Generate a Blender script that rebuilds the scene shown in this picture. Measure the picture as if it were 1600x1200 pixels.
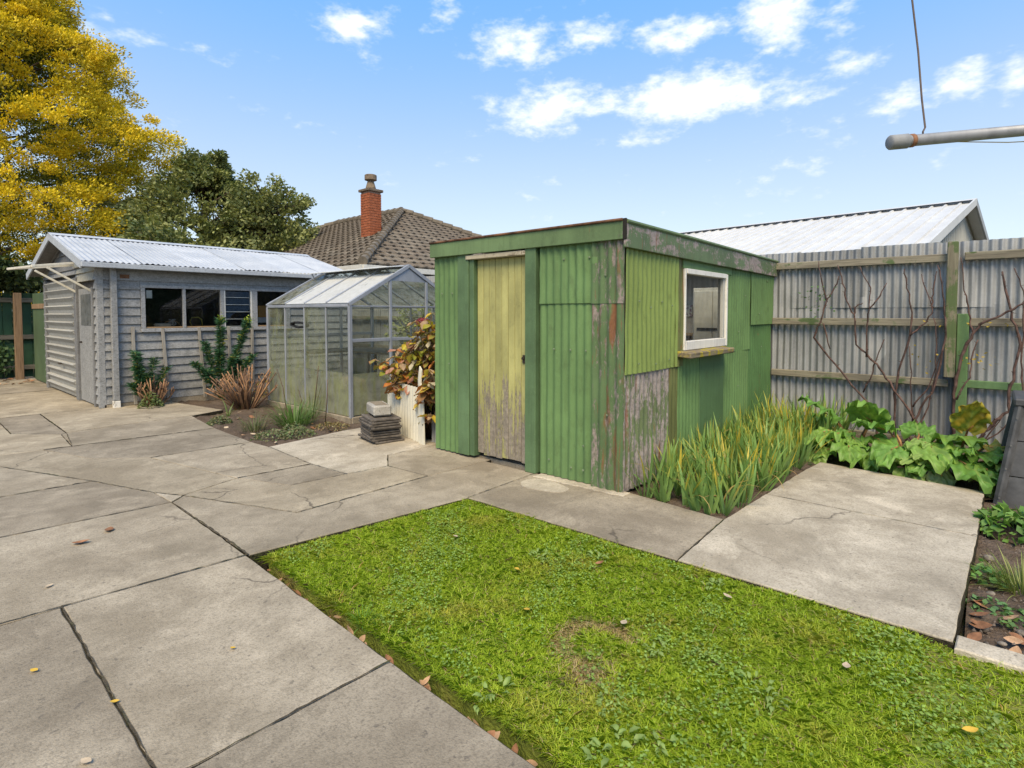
import bpy, math, random
import numpy as np
from mathutils import Vector, Matrix

for o in list(bpy.data.objects): bpy.data.objects.remove(o, do_unlink=True)
SC = bpy.context.scene
COL = SC.collection
RAD = math.radians
random.seed(7); RNG = np.random.default_rng(7)

# ---------------------------------------------------------------- camera
cam = bpy.data.cameras.new('camera'); camo = bpy.data.objects.new('camera', cam); COL.objects.link(camo)
camo.location = (0, 0, 1.4)
camo.rotation_euler = (RAD(90 - 2.3), 0, RAD(40.85 - 90))
cam.sensor_fit = 'HORIZONTAL'; cam.sensor_width = 36; cam.lens = 868 / 1600 * 36
cam.shift_y = -75 / 1600
cam.clip_start = 0.02; cam.clip_end = 2000
SC.camera = camo

# ---------------------------------------------------------------- world: sky with small fair-weather clouds
SUN_AZ, SUN_EL = RAD(214), RAD(52)          # direction towards the sun, measured from +X
W = bpy.data.worlds.new('World'); SC.world = W; W.use_nodes = True
wn = W.node_tree; wn.nodes.clear()
def wnode(t, **k):
    n = wn.nodes.new(t)
    for a, b in k.items(): setattr(n, a, b)
    return n
def wmath(op, a, b=None, clamp=False):
    n = wnode('ShaderNodeMath', operation=op, use_clamp=clamp)
    for i, s in enumerate((a, b)):
        if s is None: continue
        if isinstance(s, (int, float)): n.inputs[i].default_value = s
        else: wn.links.new(s, n.inputs[i])
    return n.outputs[0]
sky = wnode('ShaderNodeTexSky', sky_type='NISHITA', sun_disc=False, sun_elevation=SUN_EL,
            sun_rotation=RAD(90) - SUN_AZ, air_density=1.0, dust_density=0.6, ozone_density=1.6, altitude=0)
tc = wnode('ShaderNodeTexCoord'); sx = wnode('ShaderNodeSeparateXYZ'); wn.links.new(tc.outputs['Generated'], sx.inputs[0])
az = wmath('ARCTAN2', sx.outputs[1], sx.outputs[0]); el = wmath('ARCSINE', sx.outputs[2])
# the same bank of cloud returns every 110 degrees of azimuth
azl = wmath('SUBTRACT', wmath('FLOORED_MODULO', wmath('ADD', az, RAD(-40.85 + 55)), RAD(110)), RAD(55))
wz = wnode('ShaderNodeTexNoise'); wz.inputs['Scale'].default_value = 9; wz.inputs['Detail'].default_value = 5; wz.inputs['Roughness'].default_value = 0.62
mp = wnode('ShaderNodeMapping'); mp.inputs['Scale'].default_value = (1, 1, 2.1); wn.links.new(tc.outputs['Generated'], mp.inputs[0]); wn.links.new(mp.outputs[0], wz.inputs['Vector'])
wz2 = wnode('ShaderNodeTexNoise'); wz2.inputs['Scale'].default_value = 34; wz2.inputs['Detail'].default_value = 3; wz2.inputs['Roughness'].default_value = 0.6
wn.links.new(mp.outputs[0], wz2.inputs['Vector'])
nz = wmath('ADD', wmath('SUBTRACT', wz.outputs[0], 0.5), wmath('MULTIPLY', wmath('SUBTRACT', wz2.outputs[0], 0.5), 0.55))
def pix(u, v):                                   # bearing and height of a cloud
    return math.atan((u - 800) / 868.0), math.atan2(490 - v, math.hypot(868, u - 800))
dens = None
for (u, v, w, h, s) in [(1085, 155, 105, 32, 1.2), (880, 172, 105, 30, .98), (795, 70, 62, 28, .98), (918, 66, 48, 20, .95), (1060, 62, 86, 20, .95),
                        (1205, 42, 60, 38, 1.1), (1290, 36, 46, 22, .8), (1405, 158, 66, 24, .88), (1490, 125, 56, 30, .9), (1578, 116, 34, 30, .9),
                        (558, 48, 46, 24, .88), (1000, 222, 60, 15, .8), (1245, 162, 66, 13, .75), (250, 72, 150, 16, .5), (1340, 105, 60, 22, .6), (700, 30, 30, 30, .6)]:
    a, e = pix(u, v)
    da = wmath('DIVIDE', wmath('ADD', azl, a), w / 868.0 * math.cos(a) ** 2); de = wmath('DIVIDE', wmath('SUBTRACT', el, e), h / 868.0 * math.cos(a) )
    g = wmath('MULTIPLY', wmath('EXPONENT', wmath('MULTIPLY', wmath('ADD', wmath('MULTIPLY', da, da), wmath('MULTIPLY', de, de)), -0.8)), s)
    dens = g if dens is None else wmath('MAXIMUM', dens, g)
dn = wmath('ADD', dens, wmath('MULTIPLY', nz, 2.25))
cl = wnode('ShaderNodeMapRange', interpolation_type='SMOOTHSTEP'); wn.links.new(dn, cl.inputs[0])
cl.inputs[1].default_value = 0.24; cl.inputs[2].default_value = 1.3
veil = wmath('MULTIPLY', cl.outputs[0], 0.92)
# thin bright haze: palest at the horizon, still present overhead
hf = wnode('ShaderNodeMapRange', interpolation_type='SMOOTHSTEP'); wn.links.new(sx.outputs[2], hf.inputs[0])
for i_, q_ in enumerate((0.06, 0.54, 1.0, 0.0)): hf.inputs[i_ + 1].default_value = q_
hc_ = wnode('ShaderNodeMix', data_type='RGBA'); wn.links.new(hf.outputs[0], hc_.inputs[0]); hc_.inputs[6].default_value = (.48, 1.36, 2.85, 1); hc_.inputs[7].default_value = (1.82, 1.98, 2.06, 1)
hz = wnode('ShaderNodeMix', data_type='RGBA'); hz.inputs[0].default_value = 0.8; wn.links.new(sky.outputs[0], hz.inputs[6]); wn.links.new(hc_.outputs[2], hz.inputs[7])
mixc = wnode('ShaderNodeMix', data_type='RGBA'); wn.links.new(veil, mixc.inputs[0]); wn.links.new(hz.outputs[2], mixc.inputs[6])
mixc.inputs[7].default_value = (3.6, 3.62, 3.66, 1)
bg = wnode('ShaderNodeBackground'); bg.inputs[1].default_value = 0.15
wo = wnode('ShaderNodeOutputWorld'); wn.links.new(mixc.outputs[2], bg.inputs[0]); wn.links.new(bg.outputs[0], wo.inputs[0])

# ---------------------------------------------------------------- sun through thin cloud
sl = bpy.data.lights.new('sun', 'SUN'); sl.energy = 2.2; sl.angle = RAD(34); sl.color = (1, .82, .54)
so = bpy.data.objects.new('sun', sl); COL.objects.link(so)
sd = Vector((math.cos(SUN_AZ) * math.cos(SUN_EL), math.sin(SUN_AZ) * math.cos(SUN_EL), math.sin(SUN_EL)))
so.rotation_euler = sd.to_track_quat('Z', 'Y').to_euler(); so.location = (0, 0, 20)
vs = SC.view_settings; vs.view_transform = 'Standard'; vs.look = 'None'; vs.gamma = 1; vs.exposure = 1.25; vs.use_curve_mapping = False

cy_ = SC.cycles; cy_.max_bounces = 6; cy_.diffuse_bounces = 3; cy_.glossy_bounces = 3; cy_.transmission_bounces = 4; cy_.transparent_max_bounces = 12
W.cycles.sampling_method = 'MANUAL'; W.cycles.sample_map_resolution = 512

# ---------------------------------------------------------------- helpers
ORG = {}
def sub(a, b): return (a[0]-b[0], a[1]-b[1], a[2]-b[2])
def tag(o, label=None, cat=None, group=None, kind=None):
    if label: o['label'] = label
    if cat: o['category'] = cat
    if group: o['group'] = group
    if kind: o['kind'] = kind
    return o
def thing(name, label, cat, loc=(0, 0, 0), rz=0, group=None):
    o = bpy.data.objects.new(name, None); COL.objects.link(o); o.empty_display_size = .1
    o.location = loc; o.rotation_euler = (0, 0, rz); ORG[o.name] = Vector(loc)
    return tag(o, label, cat, group)
def place(name, mesh, parent=None, loc=(0, 0, 0), rot=(0, 0, 0), scale=(1, 1, 1)):
    o = bpy.data.objects.new(name, mesh); COL.objects.link(o)
    o.location = loc; o.rotation_euler = rot; o.scale = scale
    if parent is not None: o.parent = parent
    return o
class MB:
    def __init__(s): s.v = []; s.f = []
    def add(s, V, F):
        b = len(s.v); s.v += [tuple(p) for p in V]; s.f += [tuple(i + b for i in f) for f in F]; return s
    def obox(s, c, ax, h, ch=.004):
        """chamfered box: centre, three axes, half sizes"""
        c = Vector(c); ax = [Vector(a).normalized() for a in ax]; ch = min(ch, .45 * min(h))
        P = {}; V = []
        for sx_ in (-1, 1):
            for sy_ in (-1, 1):
                for sz_ in (-1, 1):
                    sg = (sx_, sy_, sz_)
                    for k in range(3):
                        d = [sg[i] * (h[i] - (0 if i == k else ch)) for i in range(3)]
                        P[(sg, k)] = len(V); V.append(c + ax[0]*d[0] + ax[1]*d[1] + ax[2]*d[2])
        F = []
        for k in range(3):
            i, j = [(1, 2), (2, 0), (0, 1)][k]
            for sk in (-1, 1):
                q = []
                for (a, b) in ((-1, -1), (1, -1), (1, 1), (-1, 1)):
                    sg = [0, 0, 0]; sg[k] = sk; sg[i] = a; sg[j] = b; q.append(P[(tuple(sg), k)])
                F.append(q if sk > 0 else q[::-1])
            for a in (-1, 1):
                for b in (-1, 1):
                    s0 = [0, 0, 0]; s0[i] = a; s0[j] = b; s1 = list(s0); s0[k] = -1; s1[k] = 1
                    s0 = tuple(s0); s1 = tuple(s1)
                    F.append([P[(s0, i)], P[(s1, i)], P[(s1, j)], P[(s0, j)]] if a * b > 0 else [P[(s0, j)], P[(s1, j)], P[(s1, i)], P[(s0, i)]])
        for sx_ in (-1, 1):
            for sy_ in (-1, 1):
                for sz_ in (-1, 1):
                    sg = (sx_, sy_, sz_); t = [P[(sg, 0)], P[(sg, 1)], P[(sg, 2)]]
                    F.append(t if sx_ * sy_ * sz_ > 0 else t[::-1])
        # edge quads come out with mixed winding: fixed by recalculation in build()
        return s.add(V, F)
    def box(s, lo, hi, ch=.004):
        lo = Vector(lo); hi = Vector(hi); h = (hi - lo) / 2
        return s.obox((lo + hi) / 2, ((1, 0, 0), (0, 1, 0), (0, 0, 1)), [abs(x) for x in h], ch)
    def bar(s, a, b, w, t, up=(0, 0, 1), ch=.003):
        a = Vector(a); b = Vector(b); d = (b - a); L = d.length; d.normalize()
        u = Vector(up); x = d.cross(u)
        if x.length < 1e-4: x = d.cross(Vector((1, 0, 0)))
        x.normalize(); y = x.cross(d)
        return s.obox((a + b) / 2, (d, x, y), (L / 2, w / 2, t / 2), ch)
    def tube(s, pts, r, n=6, cap=True):
        pts = [Vector(p) for p in pts]; m = len(pts)
        if not hasattr(r, '__len__'): r = [r] * m
        V = []; F = []; ref = Vector((.31, .55, .77))
        for i, p in enumerate(pts):
            d = (pts[min(i + 1, m - 1)] - pts[max(i - 1, 0)]).normalized()
            x = d.cross(ref).normalized(); y = d.cross(x)
            for k in range(n):
                a = 2 * math.pi * k / n; V.append(p + (x * math.cos(a) + y * math.sin(a)) * r[i])
        for i in range(m - 1):
            for k in range(n):
                F.append((i*n + k, i*n + (k+1) % n, (i+1)*n + (k+1) % n, (i+1)*n + k))
        if cap: F.append(tuple(range(n))[::-1]); F.append(tuple((m-1)*n + k for k in range(n)))
        return s.add(V, F)
    def lathe(s, prof, c=(0, 0, 0), n=16):
        V = []; F = []
        for (r, z) in prof:
            for k in range(n):
                a = 2 * math.pi * k / n; V.append((c[0] + r*math.cos(a), c[1] + r*math.sin(a), c[2] + z))
        for i in range(len(prof) - 1):
            for k in range(n): F.append((i*n + k, i*n + (k+1) % n, (i+1)*n + (k+1) % n, (i+1)*n + k))
        F.append(tuple(range(n))[::-1]); F.append(tuple((len(prof)-1)*n + k for k in range(n)))
        return s.add(V, F)
    def prism(s, poly, z0, z1, ch=0):
        n = len(poly); V = [(x, y, z0) for x, y in poly]
        if ch:
            V += [(x, y, z1 - ch) for x, y in poly]; ip = inset(poly, ch); V += [(x, y, z1) for x, y in ip]; L = 3
        else:
            V += [(x, y, z1) for x, y in poly]; L = 2
        F = [tuple(range(n))[::-1], tuple((L-1)*n + k for k in range(n))]
        for l in range(L - 1):
            for k in range(n): F.append((l*n + k, l*n + (k+1) % n, (l+1)*n + (k+1) % n, (l+1)*n + k))
        return s.add(V, F)
    def mesh(s, name, mat, off=(0, 0, 0), smooth=False, fix=True):
        me = bpy.data.meshes.new(name)
        me.from_pydata([sub(p, off) for p in s.v], [], s.f)
        if fix:
            import bmesh
            bm = bmesh.new(); bm.from_mesh(me); bmesh.ops.recalc_face_normals(bm, faces=bm.faces[:]); bm.to_mesh(me); bm.free()
        if smooth: me.polygons.foreach_set('use_smooth', [True] * len(me.polygons))
        me.materials.append(mat); me.update(); return me
    def build(s, name, mat, parent=None, smooth=False, fix=True, root=None):
        """vertices are in world metres; parent's root says how far to shift them"""
        off = (0, 0, 0)
        if parent is not None:
            off = ORG.get(parent.name, Vector((0, 0, 0)))
        o = place(name, s.mesh(name, mat, off, smooth, fix), parent)
        ORG[o.name] = Vector(off)
        return o
def inset(poly, d):
    n = len(poly); A = sum(poly[i][0]*poly[(i+1) % n][1] - poly[(i+1) % n][0]*poly[i][1] for i in range(n)); sg = 1 if A > 0 else -1
    out = []
    for i in range(n):
        p0 = Vector(poly[i-1]); p1 = Vector(poly[i]); p2 = Vector(poly[(i+1) % n])
        a = (p1 - p0).normalized(); b = (p2 - p1).normalized()
        na = Vector((-a.y, a.x)) * sg; nb = Vector((-b.y, b.x)) * sg
        m = (na + nb); k = max(m.length_squared / 2, .35); out.append(tuple(p1 + m * (d / k)))
    return out
def npmesh(name, V, F, mat, col=None, smooth=False):
    V = np.asarray(V, np.float32); F = np.asarray(F, np.int32); k = F.shape[1]
    me = bpy.data.meshes.new(name); me.vertices.add(len(V)); me.vertices.foreach_set('co', V.ravel())
    me.loops.add(F.size); me.loops.foreach_set('vertex_index', F.ravel())
    me.polygons.add(len(F)); me.polygons.foreach_set('loop_start', np.arange(0, F.size, k, dtype=np.int32))
    if smooth: me.polygons.foreach_set('use_smooth', np.ones(len(F), bool))
    if col is not None:
        a = me.color_attributes.new('Col', 'FLOAT_COLOR', 'POINT')
        c = np.ones((len(V), 4), np.float32); c[:, :3] = col; a.data.foreach_set('color', c.ravel())
    me.materials.append(mat); me.update(calc_edges=True); me.validate(); return me
def nrm(a): return a / (np.linalg.norm(a, axis=-1, keepdims=True) + 1e-9)
def leaf_cloud(C, D, N, L, Wd, cols):
    """rhombic leaves: centre, long direction, normal, length, width, colour"""
    D = nrm(D); S = nrm(np.cross(D, N)); n = len(C); L = np.broadcast_to(L, n)[:, None]; Wd = np.broadcast_to(Wd, n)[:, None]
    V = np.stack([C - D*L/2, C + S*Wd/2 - D*L*.05, C + D*L/2, C - S*Wd/2 - D*L*.05], 1).reshape(-1, 3)
    return V, np.arange(4*n).reshape(n, 4), np.repeat(cols, 4, 0)
def corr(o, ud, nd, w, h, pitch=.076, amp=.0085, seg=8, rows=6, dent=.002, prof='sin', vd=(0, 0, 1), ragged=0.0, ph=None):
    """corrugated sheet: lower corner o, run direction ud, face normal nd"""
    o = np.array(o, float); ud = np.array(ud, float); nd = np.array(nd, float); vd = np.array(vd, float)
    nu = max(2, int(round(w / pitch * seg))); u = np.linspace(0, w, nu + 1); v = np.linspace(0, h, rows + 1)
    ph = random.random() * 6.28 if ph is None else ph / pitch * 2*math.pi
    if prof == 'sin': wv = np.sin(u / pitch * 2*np.pi + ph) * amp
    else:
        t = (u / pitch) % 1.0; wv = np.where(t < .18, amp, -amp) * 1.0
    UU, VV = np.meshgrid(u, v); r = RNG.normal(0, 1, (rows + 1, 8))
    dn_ = sum(r[:, [k]] * np.sin(UU / max(w, .3) * (k + 1) * 2.1 + k) for k in range(4)) * dent
    ve = VV.copy(); ve[0] += RNG.normal(0, ragged, nu + 1) if ragged else 0
    P = o + UU[..., None]*ud + ve[..., None]*vd + (wv[None, :] + dn_)[..., None]*nd
    idx = np.arange((rows+1)*(nu+1)).reshape(rows+1, nu+1)
    F = np.stack([idx[:-1, :-1], idx[:-1, 1:], idx[1:, 1:], idx[1:, :-1]], -1).reshape(-1, 4)
    if np.dot(np.cross(ud, vd), nd) < 0: F = F[:, ::-1]
    return P.reshape(-1, 3), F
def sheet(name, mat, parent, *a, **k):
    P, F = corr(*a, **k)
    off = np.array(ORG.get(parent.name, Vector((0, 0, 0)))) if parent is not None else np.zeros(3)
    o = place(name, npmesh(name, P - off, F, mat, smooth=True), parent); ORG[o.name] = Vector(off); return o

# ---------------------------------------------------------------- materials
class N:
    def __init__(s, name, rough=.8, spec=.3, metal=0.0):
        s.m = bpy.data.materials.new(name); s.m.use_nodes = True; s.t = s.m.node_tree
        s.b = s.t.nodes['Principled BSDF']; s.out = s.t.nodes['Material Output']
        s.b.inputs['Roughness'].default_value = rough; s.b.inputs['Specular IOR Level'].default_value = spec; s.b.inputs['Metallic'].default_value = metal
        s.tc = s.t.nodes.new('ShaderNodeTexCoord'); s.oi = s.t.nodes.new('ShaderNodeObjectInfo')
    def put(s, sock, v):
        if isinstance(v, bpy.types.NodeSocket): s.t.links.new(v, sock)
        elif isinstance(v, (tuple, list)) and len(v) == 3 and sock.type == 'RGBA': sock.default_value = (*v, 1)
        else: sock.default_value = v
    def co(s, sc=(1, 1, 1), rnd=True):
        mp_ = s.t.nodes.new('ShaderNodeMapping'); s.t.links.new(s.tc.outputs['Object'], mp_.inputs[0])
        mp_.inputs['Scale'].default_value = sc
        if rnd:
            mu = s.t.nodes.new('ShaderNodeMath'); mu.operation = 'MULTIPLY'; s.t.links.new(s.oi.outputs['Random'], mu.inputs[0]); mu.inputs[1].default_value = 37.0
            s.t.links.new(mu.outputs[0], mp_.inputs['Location'])
        return mp_.outputs[0]
    def noise(s, vec, scale, detail=4, rough=.55, dist=0):
        n = s.t.nodes.new('ShaderNodeTexNoise'); s.t.links.new(vec, n.inputs['Vector'])
        n.inputs['Scale'].default_value = scale; n.inputs['Detail'].default_value = detail; n.inputs['Roughness'].default_value = rough; n.inputs['Distortion'].default_value = dist
        return n.outputs[0]
    def voro(s, vec, scale, feat='F1', out=0):
        n = s.t.nodes.new('ShaderNodeTexVoronoi'); n.feature = feat; s.t.links.new(vec, n.inputs['Vector']); n.inputs['Scale'].default_value = scale
        return n.outputs[out]
    def rng(s, v, a, b, c=0., d=1., smooth=False):
        n = s.t.nodes.new('ShaderNodeMapRange'); s.put(n.inputs[0], v)
        for i, q in enumerate((a, b, c, d)): s.put(n.inputs[i + 1], q)
        if smooth: n.interpolation_type = 'SMOOTHSTEP'
        return n.outputs[0]
    def math(s, op, a, b=0.0):
        n = s.t.nodes.new('ShaderNodeMath'); n.operation = op; s.put(n.inputs[0], a); s.put(n.inputs[1], b); return n.outputs[0]
    def mix(s, f, a, b, mode='MIX'):
        n = s.t.nodes.new('ShaderNodeMix'); n.data_type = 'RGBA'; n.blend_type = mode; s.put(n.inputs[0], f); s.put(n.inputs[6], a); s.put(n.inputs[7], b); return n.outputs[2]
    def z(s):
        n = s.t.nodes.new('ShaderNodeSeparateXYZ'); s.t.links.new(s.tc.outputs['Object'], n.inputs[0]); return n.outputs
    def bump(s, h, dist=.004, strength=.6):
        n = s.t.nodes.new('ShaderNodeBump'); s.put(n.inputs['Height'], h); n.inputs['Distance'].default_value = dist; n.inputs['Strength'].default_value = strength
        s.t.links.new(n.outputs[0], s.b.inputs['Normal'])
    def vary(s, c, amt=.25):
        return s.mix(1.0, c, s.grey(s.rng(s.oi.outputs['Random'], 0, 1, 1 - amt, 1 + amt)), 'MULTIPLY')
    def grey(s, v):
        n = s.t.nodes.new('ShaderNodeCombineColor'); [s.put(n.inputs[i], v) for i in range(3)]; return n.outputs[0]
    def col(s, c): s.put(s.b.inputs['Base Color'], c); return s.m

def m_plain(name, c, rough=.7, var=.15, sc=9., spec=.3, metal=0.):
    n = N(name, rough, spec, metal); v = n.co()
    k = n.noise(v, sc, 5, .6); c2 = tuple(x * (1 - var*1.6) for x in c); c1 = tuple(min(1, x * (1 + var)) for x in c)
    n.bump(n.noise(v, sc*8, 3), .002, .3)
    return n.col(n.vary(n.mix(n.rng(k, .3, .7), c2, c1), var * .5))
def m_concrete(name, a, b, moss=.25):
    n = N(name, .92, .15); v = n.co(); vw = n.co(rnd=False)
    big = n.noise(vw, 1.3, 7, .68, .4); mid = n.noise(v, 6, 6, .65); agg = n.voro(v, 150); fine = n.noise(v, 95, 3, .7); sp = n.noise(v, 38, 2, .5)
    c = n.mix(n.rng(big, .40, .60), tuple(x*.9 for x in a), tuple(x*1.06 for x in b))
    c = n.mix(n.rng(mid, .45, .75, 0, .55), c, tuple(x*.68 for x in a))
    c = n.mix(n.rng(n.noise(vw, 2.6, 7, .7, .6), .54, .68, 0, .65), c, tuple(min(1, x*1.34) for x in b))
    c = n.mix(n.rng(n.noise(vw, .9, 5, .7, 1.2), .54, .7, 0, moss), c, (.10, .09, .065))
    c = n.mix(n.rng(fine, .46, .66, .0, .46), c, tuple(x*.42 for x in a))
    wv = n.t.nodes.new('ShaderNodeTexNoise'); n.t.links.new(vw, wv.inputs['Vector']); wv.inputs['Scale'].default_value = 3.0; wv.inputs['Detail'].default_value = 5
    va = n.t.nodes.new('ShaderNodeVectorMath'); va.operation = 'MULTIPLY_ADD'; n.t.links.new(wv.outputs['Color'], va.inputs[0]); va.inputs[1].default_value = (.35, .35, .35); n.t.links.new(v, va.inputs[2])
    crk = n.voro(va.outputs[0], .55, 'DISTANCE_TO_EDGE'); c = n.mix(n.math('MULTIPLY', n.rng(crk, .0, .006, .8, 0), n.rng(n.noise(vw, .8, 2), .5, .58)), c, (.06, .05, .04))
    c = n.mix(n.rng(n.noise(n.co((1.7, 2.2, 1)), 1.0, 6, .72, .8), .53, .67, 0, .42), c, tuple(x*.55 for x in a))
    c = n.mix(n.rng(agg, .0, .2, .35, 0), c, (.5, .46, .39))
    c = n.mix(n.rng(sp, .66, .72, 0, .5), c, (.09, .08, .07))
    n.bump(n.math('ADD', n.math('MULTIPLY', fine, 1.0), n.math('MULTIPLY', agg, .6)), .004, .55)
    return n.col(n.vary(c, .09))
def m_paint(name, green, peel=.2, rust=.0, under=(.30, .25, .25), fade=.3, stretch=(16, 16, 3.2), wear_low=None, rough=.55):
    """old paint flaking off: paint colour, bare undercoat and rust"""
    n = N(name, rough, .3); v = n.co(stretch); w = n.co()
    k = n.noise(w, 1.7, 5, .6); streak = n.noise(n.co((22, 22, .9)), 1.0, 5, .6)
    c = n.mix(n.rng(k, .35, .65), tuple(x * (1 - fade*.55) for x in green), tuple(min(1, x*(1 + fade*.45)) for x in green))
    c = n.mix(n.rng(streak, .5, .75, 0, .4), c, tuple(x*.55 for x in green))
    c = n.mix(n.rng(n.noise(w, 60, 3, .6), .6, .75, 0, .3), c, tuple(min(1, x*1.7 + .02) for x in green))
    pm = n.noise(v, 1.0, 10, .72, .3); pb = n.noise(w, 1.6, 3, .5); pf = n.noise(n.co((70, 70, 26)), 1.0, 5, .7)
    h = n.math('ADD', n.math('ADD', n.math('MULTIPLY', pm, .50), n.math('MULTIPLY', pf, .26)), n.math('MULTIPLY', pb, .36))
    if wear_low:
        zz = n.z()[2]; h = n.math('ADD', h, n.rng(zz, wear_low[0], wear_low[1], wear_low[2], 0))
    th = .80 - peel * .34
    mask = n.rng(h, th, th + .03)
    uc = n.mix(n.rng(n.noise(w, 26, 5, .7), .35, .68), tuple(x*.62 for x in under), tuple(min(1, x*1.2) for x in under))
    c = n.mix(mask, c, uc)
    if rust > 0:
        rm = n.noise(n.co((11, 11, 1.5)), 1.0, 9, .72, .5)
        c = n.mix(n.rng(rm, .70 - rust*.25, .76 - rust*.22, 0, .9), c, n.mix(n.noise(w, 40, 4), (.12, .045, .02), (.27, .11, .05)))
    dirt = n.rng(n.noise(n.co((9, 9, 5)), 1.0, 8, .72), .54, .72, 0, .35)
    c = n.mix(dirt, c, (.035, .04, .02))
    n.bump(n.math('ADD', n.math('MULTIPLY', mask, -1.0), n.math('MULTIPLY', n.noise(w, 55, 3), .35)), .0025, .6)
    return n.col(n.vary(c, .07))
def m_wood(name, a, b, green=None, gmask=.5, axis=1, lichen=None):
    n = N(name, .88, .15); s = [24, 24, 24]; s[axis] = 1.6; v = n.co(tuple(s)); w = n.co()
    g = n.noise(v, 1.0, 7, .68, .5); s2 = [90, 90, 90]; s2[axis] = 3; fg = n.noise(n.co(tuple(s2)), 1.0, 3, .6)
    c = n.mix(n.rng(g, .33, .67), a, b); c = n.mix(n.rng(fg, .52, .7, 0, .65), c, tuple(x*.3 for x in a))
    if green:
        c = n.mix(n.rng(n.math('ADD', n.noise(w, 3.2, 7, .7), n.math('MULTIPLY', n.math('SUBTRACT', g, .5), .5)), gmask, gmask + .06, 0, .9), c, green)
    if lichen: c = n.mix(n.rng(n.noise(w, 11, 6, .7), .52, .62), c, lichen)
    n.bump(n.math('ADD', g, fg), .004, .55)
    return n.col(n.vary(c, .14))
def m_galv(name, a, b, streak=.5, metal=.35, rough=.5):
    n = N(name, rough, .4, metal); w = n.co()
    k = n.noise(w, 2.2, 6, .6); st = n.noise(n.co((26, 26, 1.1)), 1.0, 6, .62); sp = n.voro(w, 60, out=1)
    c = n.mix(n.rng(k, .32, .68), a, b); c = n.mix(n.rng(st, .48, .74, 0, streak), c, tuple(x*.42 for x in a))
    c = n.mix(n.rng(n.noise(n.co((7, 7, 2.2)), 1.0, 7, .72, .4), .64, .74, 0, .45*streak*1.4), c, (.16, .10, .065))
    bw = n.t.nodes.new('ShaderNodeRGBToBW'); n.t.links.new(sp, bw.inputs[0])
    c = n.mix(n.rng(bw.outputs[0], 0, 1, 0, .22), c, tuple(min(1, x*1.3) for x in b))
    n.put(n.b.inputs['Roughness'], n.rng(k, .3, .7, rough - .1, rough + .15))
    return n.col(n.vary(c, .07))
def m_foliage(name, rough=.55, trans=.3, spec=.25):
    n = N(name, rough, spec); a = n.t.nodes.new('ShaderNodeAttribute'); a.attribute_name = 'Col'
    c = n.mix(n.rng(n.noise(n.co(), 30, 3), .3, .7, 0, .3), a.outputs[0], n.mix(1.0, a.outputs[0], (.55, .6, .5), 'MULTIPLY'))
    n.put(n.b.inputs['Base Color'], c)
    tr = n.t.nodes.new('ShaderNodeBsdfTranslucent'); n.put(tr.inputs[0], n.mix(1.0, c, (1.1, 1.15, .6), 'MULTIPLY'))
    mx = n.t.nodes.new('ShaderNodeMixShader'); mx.inputs[0].default_value = trans
    n.t.links.new(n.b.outputs[0], mx.inputs[1]); n.t.links.new(tr.outputs[0], mx.inputs[2]); n.t.links.new(mx.outputs[0], n.out.inputs[0])
    return n.m
def m_glass(name, refl=1.0, tint=(.9, .95, .93), film=None, fmask=(.5, .7, 0, .6), zgrad=None, opaque=0.0):
    """thin pane: see-through, mirror by Fresnel, plus a diffuse film of dirt"""
    n = N(name); t = n.t; t.nodes.remove(n.b)
    tr = t.nodes.new('ShaderNodeBsdfTransparent'); tr.inputs[0].default_value = (*tint, 1)
    gl = t.nodes.new('ShaderNodeBsdfGlossy'); gl.inputs['Roughness'].default_value = .02
    fr = t.nodes.new('ShaderNodeFresnel'); fr.inputs[0].default_value = 1.5
    mx = t.nodes.new('ShaderNodeMixShader'); n.put(mx.inputs[0], n.math('MULTIPLY', fr.outputs[0], refl))
    t.links.new(tr.outputs[0], mx.inputs[1]); t.links.new(gl.outputs[0], mx.inputs[2]); last = mx.outputs[0]
    if film:
        df = t.nodes.new('ShaderNodeBsdfDiffuse'); tl = t.nodes.new('ShaderNodeBsdfTranslucent'); w = n.co()
        k = n.noise(w, 4.5, 7, .68, .5); k2 = n.noise(n.co((14, 14, 2)), 1.0, 5, .6)
        c = n.mix(n.rng(k2, .35, .65), film[0], film[1])
        n.put(df.inputs[0], c); n.put(tl.inputs[0], c)
        m2 = t.nodes.new('ShaderNodeMixShader'); m2.inputs[0].default_value = .45; t.links.new(df.outputs[0], m2.inputs[1]); t.links.new(tl.outputs[0], m2.inputs[2])
        f = n.rng(n.math('ADD', n.math('MULTIPLY', k, .7), n.math('MULTIPLY', k2, .3)), *fmask)
        if zgrad: f = n.math('ADD', f, n.rng(n.z()[2], zgrad[0], zgrad[1], zgrad[2], 0.0))
        m3 = t.nodes.new('ShaderNodeMixShader'); n.put(m3.inputs[0], n.math('MINIMUM', f, .97)); t.links.new(last, m3.inputs[1]); t.links.new(m2.outputs[0], m3.inputs[2]); last = m3.outputs[0]
    t.links.new(last, n.out.inputs[0]); return n.m

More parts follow.
